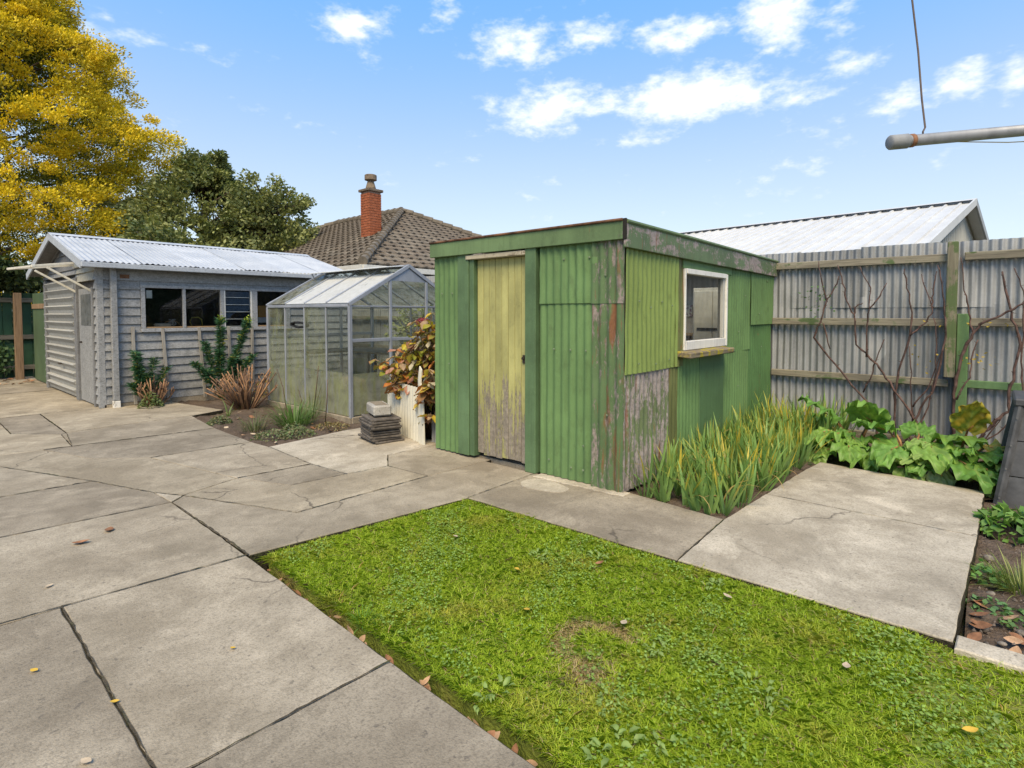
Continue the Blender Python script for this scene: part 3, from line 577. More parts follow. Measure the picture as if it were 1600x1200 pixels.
# ================================================================ BACK FENCE
FX = 7.65
GALV = m_galv('weathered galvanised iron', (.262, .270, .276), (.365, .374, .38), .55, .25, .55); GALV2 = m_galv('older galvanised iron', (.208, .215, .22), (.296, .304, .31), .6, .25, .6)
RAILM = m_wood('mossy rail', (.15, .13, .10), (.29, .265, .20), (.075, .115, .045), .56, axis=1); RAILG = m_paint('green rail paint', (.10, .175, .075), .22, 0, under=(.15, .12, .08), stretch=(12, 2, 12))
POSTM = m_wood('mossy post', (.14, .125, .09), (.26, .24, .17), (.085, .125, .05), .52, axis=2)
fence = thing('iron_fence', 'tall grey corrugated iron fence with mossy timber rails behind the rose canes', 'fence', (FX, 2, -.15))
y = -4.6; i = 0
while y < 14.5:
    w = .69
    sheet('iron_sheet', GALV2 if i % 3 == 1 else GALV, fence, (FX + .008 + .003*(i % 2), y, -.03), (0, 1, 0), (-1, 0, 0), w + .05, 1.53, rows=4, amp=.0145, dent=.0035, ph=y)
    sheet('iron_sheet', GALV if i % 4 else GALV2, fence, (FX + .0 + .003*(i % 2), y + .22, 1.47), (0, 1, 0), (-1, 0, 0), w + .05, .70 + .012*math.sin(i*2.1), rows=3, amp=.0145, dent=.0035, ph=y + .22)
    y += w; i += 1
for z_, hh, mt in ((2.0, .085, RAILM), (1.305, .085, RAILM), (.652, .08, RAILM), (-.01, .075, RAILM)):
    MB().box((FX-.078, .345, z_ - hh/2), (FX-.033, 2.14, z_ + hh/2), .006).build('rail', mt, fence)
    MB().box((FX-.078, -4.6, z_ - hh/2 + .004), (FX-.033, .24, z_ + hh/2 + .006), .006).build('rail', RAILG if abs(z_ - .652) < .01 else mt, fence)
    MB().box((FX-.078, 4.4, z_ - hh/2), (FX-.033, 14.5, z_ + hh/2), .006).build('rail', mt, fence)
MB().obox((FX-.125, .335, 1.44), ((1, 0, 0), (0, 1, 0), (0, 0, 1)), (.045, .047, .72), .008).build('post', POSTM, fence)
MB().box((FX-.12, .185, -.3), (FX-.03, .285, 1.40), .007).build('post', m_paint('green post paint', (.105, .185, .075), .3, 0, under=(.13, .11, .07), stretch=(20, 20, 2)), fence)
MB().box((FX-.13, -2.2, -.3), (FX-.035, -2.1, 2.1), .007).build('post', POSTM, fence)
for k, (a, b, z0, z1) in enumerate([(-4.6, -.2, -.2, -.06), (-.195, 2.14, -.2, -.06), (4.35, 14.5, -.2, -.06)]):
    MB().box((FX-.045 - .004*(k % 2), a, z0), (FX-.02, b, z1), .004).build('base_board', m_wood('base board', (.08, .07, .055), (.17, .15, .12), axis=1) if k == 0 else bpy.data.materials['base board'], fence)

# ================================================================ GREY WEATHERBOARD GARAGE
def m_speckle(name, a, b, c=(.12, .115, .11)):
    n = N(name, .85, .2); w = n.co()
    k = n.noise(n.co((9, 9, 9)), 1.0, 6, .7); f = n.noise(n.co((30, 30, 55)), 1.0, 4, .75)
    o = n.mix(n.rng(k, .35, .65), a, b); o = n.mix(n.rng(f, .48, .66, 0, .7), o, c); o = n.mix(n.rng(n.noise(w, 75, 3, .7), .55, .68, 0, .55), o, tuple(min(1, x*1.35) for x in b))
    n.bump(f, .003, .5); return n.col(n.vary(o, .10))
GREYB = m_speckle('grey weatherboard paint', (.215, .217, .215), (.32, .322, .318)); GREYD = m_speckle('dark grey trim', (.15, .15, .15), (.22, .22, .22)); CREAM = m_speckle('cream grey boards', (.36, .345, .29), (.46, .44, .37), (.22, .2, .16))
GROOF = m_galv('garage roof zinc', (.36, .385, .42), (.46, .485, .52), .2, .15, .55); GUT = m_speckle('gutter paint', (.33, .36, .40), (.42, .45, .49), (.24, .25, .27))
gx0, gx1, gy0, gy1 = 2.22, 6.45, 9.95, 13.75; gym = (gy0+gy1)/2; zr, ze = 2.70, 2.14
gar = thing('garage', 'grey weatherboard garage with white iron roof and ribbed door', 'garage', ((gx0+gx1)/2, gym, 0))
def board_y(x0, x1, z0, h, y, mat, name='weatherboard'):     # lapped board on a wall facing -Y
    V = [(x0, y-.034, z0), (x1, y-.034, z0), (x1, y-.006, z0+h), (x0, y-.006, z0+h), (x0, y+.012, z0), (x1, y+.012, z0), (x1, y+.012, z0+h), (x0, y+.012, z0+h)]
    return MB().add(V, [(0, 1, 2, 3), (0, 4, 5, 1), (1, 5, 6, 2), (3, 2, 6, 7), (0, 3, 7, 4), (4, 7, 6, 5)]).build(name, mat, gar)
def board_x(y0, y1, z0, h, x, mat, name='weatherboard'):     # on a wall facing -X
    V = [(x-.034, y0, z0), (x-.034, y1, z0), (x-.006, y1, z0+h), (x-.006, y0, z0+h), (x+.012, y0, z0), (x+.012, y1, z0), (x+.012, y1, z0+h), (x+.012, y0, z0+h)]
    return MB().add(V, [(0, 1, 2, 3), (0, 4, 5, 1), (1, 5, 6, 2), (3, 2, 6, 7), (0, 3, 7, 4), (4, 7, 6, 5)]).build(name, mat, gar)
bh = .132; wx = [2.80, 3.325, 3.37, 3.905, 3.965, 4.44, 4.53, 5.06]; wz0, wz1 = 1.175, 1.80
z = .055; r = 0
while z < 2.10:
    h = min(bh, 2.12 - z)
    if z + h*.6 < wz0 - .05 or z > wz1: 
        j = 4.72 + .4*math.sin(r*2.3); board_y(gx0+.05, j - .002, z, h+.012, gy0, GREYB); board_y(j + .002, gx1, z, h+.012, gy0, GREYB)
    else:
        board_y(gx0+.05, wx[0]-.065, z, h+.012, gy0, GREYB); board_y(5.14, gx1, z, h+.012, gy0, GREYB)
        if z + h > wz1 + .055: board_y(wx[0]-.064, 5.139, wz1 + .051, z + h + .012 - wz1 - .051, gy0, GREYB)
    # door side
    if z < 1.98:
        board_x(gy0+.05, 10.14, z, h+.012, gx0, GREYB); board_x(11.19, 11.26, z, h+.012, gx0, GREYB); board_x(13.62, gy1, z, h+.012, gx0, GREYB)
        if z > 1.80: board_x(10.15, 11.18, z, h+.012, gx0, CREAM)
    else: board_x(gy0+.05, 11.18, z, h+.012, gx0, CREAM); board_x(11.19, gy1, z, h+.012, gx0, GREYB)
    z += bh; r += 1
# gable boards above the door, dark inside shell
zz = 2.12
while zz < zr - .1:
    t = (zr - .06 - zz - .12) / (zr - ze); half = (gym - gy0) * max(t, .02)
    board_x(gym - half, gym + half, zz, .14, gx0, GREYD); zz += bh
for a, b in (((gx0+.02, gy1-.03, -.1), (gx1, gy1, 2.12)), ((gx1-.03, gy0+.02, -.1), (gx1, gy1-.035, 2.12)), ((gx0+.02, gy0+.02, -.1), (gx0+.05, gy1-.035, 2.12)),
             ((gx0+.055, gy0+.015, -.1), (gx1-.035, gy0+.04, wz0-.03)), ((gx0+.055, gy0+.015, wz1+.02), (gx1-.035, gy0+.04, 2.12)), ((gx0+.055, gy0+.015, wz0-.028), (wx[0]-.03, gy0+.04, wz1+.018)), ((5.10, gy0+.015, wz0-.028), (gx1-.035, gy0+.04, wz1+.018)), ((gx0+.06, gy0+.05, -.1), (gx1-.04, gy1-.04, -.02))):
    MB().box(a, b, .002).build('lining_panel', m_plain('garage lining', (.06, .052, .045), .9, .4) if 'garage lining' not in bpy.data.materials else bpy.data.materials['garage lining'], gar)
MB().box((gx0-.035, gy0-.03, .0), (gx0+.05, gy0+.05, 2.12), .004).build('corner_post', GREYB, gar); MB().box((gx0-.04, 13.60, .0), (gx0+.01, 13.66, 2.0), .004).build('door_jamb', GREYD, gar)
MB().box((gx0-.05, 11.10, .0), (gx0+.02, 11.20, 1.98), .004).build('door_jamb', GREYD, gar); MB().box((gx0-.045, 10.14, .0), (gx0+.01, 10.20, 1.80), .004).build('door_jamb', GREYD, gar); MB().box((gx0-.04, 11.26, .0), (gx0+.0, 11.31, 1.98), .004).build('door_jamb', GREYD, gar)
MB().box((gx0-.05, 13.45, .0), (gx0+.01, 13.60, 2.0), .004).build('door_jamb', GREYD, gar)
# tilting door of horizontal ribs
gd = MB().box((gx0-.01, 11.315, .03), (gx0+.015, 13.445, 1.98), .003).build('garage_door', GREYD, gar)
DOORG = m_speckle('door grey', (.30, .295, .27), (.38, .375, .345), (.22, .215, .2))
for k in range(14):
    z0 = .03 + k*.138
    V = []
    for yy in (11.32, 13.44):
        for (dx, dz) in ((-.012, 0), (-.024, .05), (-.07, .112), (-.064, .124), (-.012, .137)): V.append((gx0 + dx, yy, z0 + dz))
    MB().add(V, [(0, 1, 6, 5), (1, 2, 7, 6), (2, 3, 8, 7), (3, 4, 9, 8), (0, 4, 3, 2, 1), (5, 6, 7, 8, 9), (0, 5, 9, 4)]).build('rib', DOORG, gd)
MB().tube([(gx0-.09, 12.2, .54), (gx0-.03, 12.2, .54)], .012, 8).box((gx0-.10, 12.12, .53), (gx0-.085, 12.28, .55)).build('handle', IRON, gd)
# side door
sdm = m_speckle('side door grey', (.24, .24, .235), (.31, .31, .3)); sdo = MB().box((gx0-.016, 10.205, .02), (gx0+.012, 11.095, 1.79), .003).build('side_door', sdm, gar)
MB().box((gx0-.022, 10.36, 1.22), (gx0-.017, 10.94, 1.70), .002).build('pane', m_plain('frosted glass', (.17, .175, .17), .25, .2), sdo); MB().tube([(gx0-.05, 10.95, .95), (gx0-.016, 10.95, .95)], .015, 8).build('handle', IRON, sdo)
# long window: four lights, the third of louvres
FRM = m_speckle('window frame grey', (.27, .275, .28), (.35, .355, .36)); GWIN = m_glass('garage window glass', 1.0, (.78, .8, .8), ((.2, .2, .2), (.14, .14, .14)), (.5, .85, .01, .08))
MB().box((wx[0]-.065, gy0-.045, wz1), (5.14, gy0+.04, wz1+.05), .004).build('window_head', FRM, gar); MB().box((wx[0]-.065, gy0-.06, wz0-.06), (5.14, gy0+.04, wz0-.005), .004).build('window_sill', FRM, gar)
MB().box((wx[0]-.06, gy0-.042, wz0-.003), (wx[0], gy0+.04, wz1-.002), .004).build('mullion', FRM, gar)
for a, b in ((wx[1], wx[2]), (wx[3], wx[4]), (wx[5], wx[6]), (wx[7], 5.14)): MB().box((a, gy0-.042, wz0-.003), (b, gy0+.04, wz1-.002), .004).build('mullion', FRM, gar)
for k in (0, 2, 6):
    w_ = MB().box((wx[k]+.001, gy0-.02, wz0), (wx[k+1]-.001, gy0+.02, wz0+.018), .002).build('window', m_wood('bare sill wood', (.3, .19, .1), (.42, .28, .16), axis=0) if k == 0 else bpy.data.materials['bare sill wood'], gar)
    MB().add([(wx[k], gy0-.004, wz0+.018), (wx[k+1], gy0-.004, wz0+.018), (wx[k+1], gy0-.004, wz1), (wx[k], gy0-.004, wz1)], [(0, 1, 2, 3)]).build('pane', GWIN, w_, fix=False)
lw = MB().box((wx[4]+.001, gy0-.035, wz0), (wx[4]+.022, gy0+.02, wz1-.003), .002).build('louvre_window', WHITE, gar); MB().box((wx[5]-.028, gy0-.035, wz0), (wx[5]-.001, gy0+.02, wz1-.003), .002).build('frame', WHITE, lw)
for k in range(5):
    z0 = wz0 + .01 + k*.124
    MB().add([(wx[4]+.02, gy0-.03, z0), (wx[5]-.026, gy0-.03, z0), (wx[5]-.026, gy0+.0, z0+.135), (wx[4]+.02, gy0+.0, z0+.135)], [(0, 1, 2, 3)]).build('louvre_pane', GWIN, lw, fix=False)
    MB().box((wx[4]+.02, gy0-.034, z0-.004), (wx[5]-.026, gy0-.028, z0+.002), .001).build('louvre_edge', m_plain('glass edge', (.45, .48, .47), .3), lw)
# roof, barge boards, gutter, downpipe
pitch = math.atan2(zr - ze, gym - gy0 + .15); L = math.hypot(zr - ze, gym - gy0 + .15)
nsh = 6
for i in range(nsh):
    a = gx0 - .24 + (gx1 - gx0 + .34)*i/nsh; w = (gx1 - gx0 + .34)/nsh
    sheet('roof_sheet', GROOF, gar, (a, gy0-.17, ze+.012 + .004*(i % 2)), (1, 0, 0), (0, -math.sin(pitch), math.cos(pitch)), w + .03, L + .01, rows=4, vd=(0, math.cos(pitch), math.sin(pitch)))
    sheet('roof_sheet', GROOF, gar, (a, gy1+.17, ze+.012 + .004*(i % 2)), (1, 0, 0), (0, math.sin(pitch), math.cos(pitch)), w + .03, L + .01, rows=2, vd=(0, -math.cos(pitch), math.sin(pitch)))
MB().add([(gx0-.25, gym-.14, zr-.004), (gx1+.12, gym-.14, zr-.004), (gx1+.12, gym, zr+.045), (gx0-.25, gym, zr+.045), (gx0-.25, gym+.14, zr-.004), (gx1+.12, gym+.14, zr-.004)], [(0, 1, 2, 3), (3, 2, 5, 4)]).build('ridge_cap', GROOF, gar)
for s_ in (-1, 1):
    e = gym + s_*(gym - gy0 + .17)
    MB().bar((gx0-.235, e, ze-.04), (gx0-.235, gym + s_*.012, zr-.025), .022, .12, up=(0, 0, 1)).build('barge_board', GUT, gar)
    MB().bar((gx0-.12, e, ze-.03), (gx0-.12, gym + s_*.012, zr-.015), .20, .012).build('soffit', GREYD, gar)
MB().box((gx0-.245, gy0-.245, ze-.075), (gx1+.1, gy0-.17, ze-.003), .006).build('gutter', GUT, gar); MB().box((gx0-.21, gy0-.168, ze-.06), (gx1+.05, gy0-.03, ze-.045), .002).build('soffit', GREYD, gar)
MB().box((gx0+.12, gy0-.115, .10), (gx0+.20, gy0-.04, 2.08), .006).build('downpipe', GREYB, gar); MB().box((gx0+.115, gy0-.12, -.02), (gx0+.205, gy0-.035, .098), .006).build('downpipe_shoe', WHITE, gar)
MB().box((gx0+.26, gy0-.03, 1.93), (gx0+.38, gy0-.02, 1.99), .003).build('patch', RUST, gar)
MB().box((gx0+.02, gy0-.03, -.08), (gx1, gy0+.01, .05), .006).build('foundation', CON[2], gar)
# canopy frame over the side door
can = thing('door_canopy', 'cream painted timber canopy frame with braces jutting from the garage wall', 'canopy', (gx0-.03, 10.7, 2.0))
CR = m_paint('cream paint', (.62, .585, .49), .25, 0, under=(.34, .3, .24), stretch=(10, 10, 10), fade=.15)
for yy in (10.24, 11.13):
    MB().bar((gx0-.03, yy, 2.175), (1.50 - (.11 if yy > 11 else 0), yy, 2.068), .032, .032).build('arm', CR, can); MB().bar((gx0-.03, yy, 1.74), (1.68, yy, 2.062), .034, .03).build('brace', CR, can)
MB().bar((1.53, 10.2, 2.066), (1.38, 11.17, 2.068), .032, .032).build('front_bar', CR, can); MB().box((gx0-.055, 10.15, 2.13), (gx0-.026, 11.22, 2.21), .004).build('wall_plate', CR, can)
# on the sill inside the garage
o = thing('rolled_cloth', 'cream rolled bundle lying on the first window sill inside garage', 'roll', (3.06, gy0+.09, wz0)); MB().tube([(2.94, gy0+.075, wz0+.035), (2.96, gy0+.075, wz0+.04), (3.16, gy0+.075, wz0+.04), (3.18, gy0+.075, wz0+.035)], [.02, .034, .034, .02], 10).build('roll', m_plain('cloth', (.62, .52, .4)), o, smooth=True)
MB().box((2.81, gy0+.042, wz0-.04), (5.05, gy0+.2, wz0+.004), .003).build('inner_sill', bpy.data.materials['bare sill wood'], gar)
o = thing('tangled_cable', 'tangle of grey and brown cable on garage window sill', 'cable', (3.2, gy0+.09, wz0)); t = np.linspace(0, 26, 90); MB().tube([(3.2 + .05*math.sin(a*1.3)*math.cos(a*.31), gy0+.09 + .03*math.cos(a*1.1), wz0+.085 + .05*math.sin(a*.9)) for a in t], .006, 5).build('coil', m_plain('grey cable', (.35, .34, .36)), o, smooth=True)
MB().tube([(3.05, gy0+.1, wz0+.03), (3.12, gy0+.1, wz0+.09), (3.2, gy0+.1, wz0+.12), (3.28, gy0+.1, wz0+.09), (3.33, gy0+.1, wz0+.03)], .008, 5).build('lead', m_plain('brown lead', (.28, .16, .08)), o, smooth=True)
o = thing('yellow_hose', 'yellow hose loop standing on the second garage window sill', 'hose', (3.58, gy0+.1, wz0)); MB().tube([(3.50, gy0+.1, wz0+.02), (3.47, gy0+.1, wz0+.09), (3.50, gy0+.1, wz0+.16), (3.60, gy0+.1, wz0+.165), (3.65, gy0+.1, wz0+.13), (3.66, gy0+.1, wz0+.02)], .011, 6).build('loop', m_plain('yellow rubber', (.33, .27, .05)), o, smooth=True)
tag(MB().box((2.825, gy0+.002, 1.64), (2.905, gy0+.006, 1.765), .001).build('paper_note', m_plain('white paper', (.75, .75, .72), .8, .04)), 'small white paper stuck inside the first garage window', 'paper')
tag(MB().box((4.55, gy0+.06, wz0+.16), (4.95, gy0+.3, wz0+.37), .006).build('cardboard_box', m_plain('orange card', (.52, .25, .06), .8, .1)), 'orange cardboard box in the last garage window', 'box')
tag(MB().box((4.57, gy0+.055, wz0+.06), (4.97, gy0+.3, wz0+.158), .006).build('white_box', m_plain('white card', (.62, .63, .66), .8, .05)), 'white box under the orange one in garage window', 'box')
# climbing battens against the wall
for k, (x_, lean, top) in enumerate([(2.62, .0, 1.2), (3.02, .05, 1.17), (3.55, .06, 1.18), (4.02, .02, 1.18), (4.42, -.02, 1.17)]):
    o = MB().bar((x_ + lean, gy0-.10, .02), (x_, gy0-.055, top), .045, .022, up=(0, 1, 0)).build('batten', m_wood('batten wood', (.25, .23, .2), (.38, .35, .3), axis=2) if k == 0 else bpy.data.materials['batten wood'])
    tag(o, ['short grey batten nearest the garage corner, against the wall', 'second grey batten from garage corner, below first window', 'middle grey batten on garage wall beside the tall spurge', 'fourth batten on the garage wall, half hidden by green spurge', 'fifth batten on garage wall, next to the greenhouse'][k], 'batten', 'battens leaning on the garage wall')

# ================================================================ GREENHOUSE
hx0, hx1, hy0, hy1, hze, hzr = 4.12, 6.06, 6.37, 8.65, 1.50, 2.075; hxm = (hx0+hx1)/2
ALU = m_galv('aluminium', (.25, .27, .31), (.34, .36, .40), .25, .3, .5)
DG = m_glass('algae glass', .55, (.86, .9, .86), ((.50, .51, .42), (.40, .42, .20)), (.38, .66, .10, .58), (.0, .95, .50)); CLG = m_glass('clear old glass', .6, (.85, .89, .86), ((.40, .42, .37), (.3, .32, .25)), (.42, .72, .06, .4))
WG = m_glass('whitewashed glass', .5, (.9, .93, .92), ((.80, .81, .80), (.70, .71, .69)), (.30, .44, .35, .97)); MG = m_glass('mossy roof glass', .5, (.85, .88, .85), ((.5, .5, .42), (.17, .17, .1)), (.36, .58, .15, .85))
gh = thing('greenhouse', 'small aluminium greenhouse with algae stained panes and whitewashed roof', 'greenhouse', (hxm, (hy0+hy1)/2, 0))
def bars(name, lst, w=.034, t=.03):
    for a, b in lst: MB().bar(a, b, w, t).build(name, ALU, gh)
ysd = [hy0, 6.945, 7.53, 8.10, hy1]; zs = [.05, .62, 1.03, hze]
for x in (hx0, hx1):
    for k, yy in enumerate(ysd): bars('upright', [((x, yy, .02), (x, yy, hze))], .045 if k in (0, 4) else .026, .045 if k in (0, 4) else .026)
    bars('eave_bar', [((x, hy0-.02, hze+.012), (x, hy1+.02, hze+.012))], .04, .04); MB().box((x-.03, hy0-.02, -.06), (x+.03, hy1+.02, .03), .005).build('sill_bar', CON[2], gh)
    for yy in ysd: bars('rafter', [((x, yy, hze+.048), (hxm, yy, hzr+.018))], .026, .03)
for yy in (hy0, hy1):
    bars('gable_bar', [((hx0, yy, 1.045), (hx1, yy, 1.045))], .03, .045); bars('gable_bar', [((hx0, yy, hze), (hx1, yy, hze))], .02, .02); MB().box((hx0, yy-.03, -.06), (hx1, yy+.03, .03), .005).build('sill_bar', CON[2], gh)
    for x in (4.765, 5.415): bars('gable_post', [((x, yy, .02), (x, yy, 1.862))], .038, .038)
    MB().bar((hx0-.03, yy-.012, hze+.02), (hxm, yy-.012, hzr+.01), .03, .05).build('gable_rafter', ALU, gh); MB().bar((hx1+.03, yy-.012, hze+.02), (hxm, yy-.012, hzr+.01), .03, .05).build('gable_rafter', ALU, gh)
    V = [(4.75, yy-.006, 1.862), (5.43, yy-.006, 1.862), (hxm, yy-.006, hzr-.01), (4.75, yy+.006, 1.862), (5.43, yy+.006, 1.862), (hxm, yy+.006, hzr-.01)]
    MB().add(V, [(0, 1, 2), (5, 4, 3), (0, 3, 4, 1), (1, 4, 5, 2), (2, 5, 3, 0)]).build('gable_panel', ALU, gh)
bars('ridge_bar', [((hxm, hy0-.03, hzr+.005), (hxm, hy1+.03, hzr+.005))], .05, .045)
def quad(name, mat, *P): return MB().add(list(P), [tuple(range(len(P)))]).build(name, mat, gh, fix=False)
for x in (hx0, hx1):
    for j in range(4):
        for i in range(3):
            y0, y1, z0, z1 = ysd[j]+.012, ysd[j+1]-.012, zs[i], zs[i+1]
            if j == 2 and i == 2 and x == hx0: z1 = 1.18                         # a broken pane leaves the upper part open
            clear = (j == 0 and i > 0)
            quad('pane', CLG if clear or x == hx1 else DG, (x - .003*i, y1, z0-.01), (x - .003*i, y0, z0-.01), (x - .003*i, y0, z1), (x - .003*i, y1, z1))
for s_ in (-1, 1):
    xe = hxm + s_*(hxm - hx0)
    for j in range(4):
        for a, b in ((0, .46), (.46, .80), (.80, 1)):
            p = lambda t, yy: (xe + (hxm - xe)*t, yy, hze + .045 + (hzr - hze - .035)*t)
            mt = CLG if a == .8 else (MG if j == 3 else WG)
            if s_ > 0 and a != .8: mt = MG
            quad('roof_pane', mt, p(a, ysd[j+1]-.012), p(a, ysd[j]+.012), p(b, ysd[j]+.012), p(b, ysd[j+1]-.012))
for yy in (hy0, hy1):
    for a, b in ((hx0+.02, 4.748), (4.783, 5.40), (5.432, hx1-.02)):
        for z0, z1 in ((.05, .60), (.60, 1.03), (1.06, 1.49)): quad('pane', CLG if z0 > .5 else DG, (a, yy, z0), (b, yy, z0), (b, yy, z1), (a, yy, z1))
    quad('pane', CLG, (hx0+.03, yy, 1.51), (4.745, yy, 1.51), (4.745, yy, 1.85)); quad('pane', CLG, (4.783, yy, 1.51), (5.397, yy, 1.51), (5.397, yy, 1.86), (4.783, yy, 1.86)); quad('pane', CLG, (5.435, yy, 1.51), (hx1-.03, yy, 1.51), (5.435, yy, 1.85))
vent = MB().obox((hxm-.16, 7.5, hzr+.0), ((1, 0, .10), (0, 1, 0), (-.10, 0, 1)), (.16, 1.05, .006), .002).build('roof_vent', m_plain('vent sheet', (.7, .72, .73), .4, .06), gh)
MB().bar((hxm-.3, 8.5, hzr-.02), (hxm-.22, 8.5, hzr-.16), .015, .015).build('stay', ALU, vent)
for a, b in (((5.2, hy0+.1, .76), (6.0, hy1-.1, .79)), ((4.6, 8.15, .76), (5.19, hy1-.1, .79))): MB().box(a, b).build('staging', m_wood('staging wood', (.12, .1, .07), (.2, .17, .12), axis=1) if 'staging wood' not in bpy.data.materials else bpy.data.materials['staging wood'], gh)
for p in ((5.24, 6.6), (5.24, 7.6), (5.95, 6.6), (5.95, 8.4)): MB().box((p[0]-.02, p[1]-.02, -.05), (p[0]+.02, p[1]+.02, .757)).build('staging_leg', bpy.data.materials['staging wood'], gh)
BLK = m_plain('black hose', (.02, .02, .02), .5); hb = thing('black_hose', 'black hose coil hanging inside the greenhouse by the missing pane', 'hose', (4.2, 7.85, 1.2))
MB().tube([(4.2 + .03*math.sin(a*2.3), 7.83 + .22*math.cos(a), 1.235 + .035*math.sin(a) + .006*math.sin(a*.37*3)) for a in np.linspace(0, 6.28*5, 90)], .012, 5).build('coil', BLK, hb, smooth=True); MB().tube([(4.2, 7.62, 1.26), (4.18, 7.6, 1.34), (4.19, 7.66, 1.43), (4.22, 7.62, 1.5)], .009, 5).build('tail', BLK, hb, smooth=True)
hb = thing('hanging_hose', 'thin black hose hanging in the near bay of the greenhouse', 'hose', (4.3, 6.75, 1.3)); MB().tube([(4.3, 6.66, 1.2), (4.3, 6.72, 1.3), (4.3, 6.70, 1.42), (4.32, 6.64, 1.52)], .009, 5).build('tail', BLK, hb, smooth=True)
hb = thing('paper_sack', 'crumpled brown paper sack behind a lower greenhouse pane', 'sack', (4.3, 6.65, 0)); MB().obox((4.35, 6.66, .42), ((1, 0, 0), (0, 1, .06), (0, -.06, 1)), (.09, .2, .10), .03).build('sack', m_plain('brown sack', (.33, .24, .14), .9, .4), hb)
MB().box((4.2, 6.42, .0), (4.5, 6.9, .31), .01).build('crate', m_wood('pale crate wood', (.25, .24, .2), (.4, .38, .32), axis=1), hb)

# ================================================================ TILE STACK AND PLANTER
TILE = m_plain('old roof tile', (.115, .10, .085), .9, .35, 14)
sg = []
for k in range(10):
    cx_, cy_ = 3.69 + random.uniform(-.025, .025), 5.12 + random.uniform(-.03, .03); zc = .014 + k*.0262
    o = thing('roof_tile', ['lowest tile of the dark stack in front of the cream iron', 'second tile from the bottom of the dark stack', 'third tile from the bottom of the dark stack', 'fourth tile from the bottom of the dark stack', 'fifth tile from the bottom of the dark stack', 'sixth tile from the bottom of the dark stack', 'seventh tile from the bottom of the dark stack', 'third tile from the top of the dark stack', 'second tile from the top of the dark stack', 'topmost dark tile of the stack, under the concrete block'][k], 'roof tile', (cx_, cy_, zc), RAD(-14 + random.uniform(-7, 7)) , 'roof tiles stacked on the concrete')
    mb = MB(); mb.obox((0, 0, 0), ((1, 0, 0), (0, 1, 0), (0, 0, 1)), (.165, .205, .010), .004)
    place('body', mb.mesh('tile body', TILE), o)
    mb = MB().obox((-.155, 0, .004), ((1, 0, 0), (0, 1, 0), (0, 0, 1)), (.018, .204, .0115), .004).obox((.0, .195, -.003), ((1, 0, 0), (0, 1, 0), (0, 0, 1)), (.163, .014, .0115), .003); place('rib', mb.mesh('tile rib', TILE), o)
o = thing('concrete_block', 'pale grey rounded concrete block lying on the tile stack', 'block', (3.72, 5.2, .276), RAD(-22)); mb = MB().obox((0, 0, .058), ((1, 0, 0), (0, 1, 0), (0, 0, 1)), (.10, .18, .058), .016); place('body', mb.mesh('block body', m_concrete('block concrete', (.36, .34, .30), (.48, .46, .42), .3)), o)
mb = MB().obox((0, 0, .1165), ((1, 0, 0), (0, 1, 0), (0, 0, 1)), (.065, .14, .002), .001); place('hollow', mb.mesh('block hollow', CON[2]), o)
CRI = m_paint('cream iron paint', (.60, .57, .47), .28, .06, under=(.42, .38, .31), fade=.15)
pl = thing('iron_planter', 'cream corrugated iron sheet edging the hydrangea beside green shed', 'planter', (3.95, 5.05, 0))
d = Vector((4.13 - 3.84, 5.60 - 4.56, 0)); Ld = d.length; d.normalize(); nn = (-d.y, d.x, 0); nn = (-abs(nn[0]), abs(nn[1]), 0)
sheet('iron_sheet', CRI, pl, (3.86, 4.66, .0), tuple(d), nn, Ld - .12, .60, rows=5, amp=.010, ragged=.003); 
MB().add([(3.828, 4.55, .0), (3.845, 4.665, .0), (3.845, 4.665, .70), (3.828, 4.62, .84), (3.826, 4.585, .80), (3.826, 4.60, .66), (3.822, 4.56, .55), (3.84, 4.545, .0), (3.857, 4.66, .0), (3.857, 4.66, .70), (3.84, 4.615, .84), (3.838, 4.58, .80), (3.838, 4.595, .66), (3.834, 4.555, .55)],
         [(6, 5, 4, 3, 2, 1, 0), (7, 8, 9, 10, 11, 12, 13), (0, 1, 8, 7), (1, 2, 9, 8), (2, 3, 10, 9), (3, 4, 11, 10), (4, 5, 12, 11), (5, 6, 13, 12), (6, 0, 7, 13)]).build('torn_strip', CRI, pl)
sheet('iron_sheet', GALV, pl, (3.93, 4.36, .0), (.25, 1, 0), (-1, 0, 0), .24, .30, rows=2); 

# ================================================================ PLANTS
LEAF = m_foliage('leaf surface', .45, .28, .35); STEM = m_plain('brown stem', (.13, .085, .055), .85, .3, 20); CANE = m_plain('rose cane', (.10, .06, .05), .75, .45, 16); GSTEM = m_plain('green stem', (.16, .2, .06), .6, .2)
def strip(L, W, bend, fold=.25, nseg=6, c0=(.1, .2, .05), c1=(.2, .3, .05), tip=None, tw=0., taper=.5):
    """sword leaf standing on the origin, bending towards +X"""
    V = []; C = []; x = z = 0.; a = 0.
    for i in range(nseg + 1):
        t = i / nseg; w = W * (1 - t**2.2) * (.75 + .25*math.sin(t*3.1)) if i < nseg else W*.03
        yv = Vector((-math.sin(tw*t), math.cos(tw*t), 0)); fx = fold*w*.5
        for s_ in (-1, 0, 1): V.append((x + yv.x*s_*w/2 + (fx if s_ == 0 else 0), yv.y*s_*w/2, z))
        c = [c0[k]*(1-t) + c1[k]*t for k in range(3)]
        if tip and t > tip[1]: q = min(1, (t - tip[1])/.25); c = [c[k]*(1-q) + tip[0][k]*q for k in range(3)]
        C += [c]*3
        a += bend/nseg * (0.4 + 1.2*t); x += math.sin(a)*L/nseg; z += math.cos(a)*L/nseg
    F = []
    for i in range(nseg):
        for s_ in (0, 1): F.append((i*3+s_, i*3+s_+1, i*3+s_+4, i*3+s_+3))
    return V, F, C
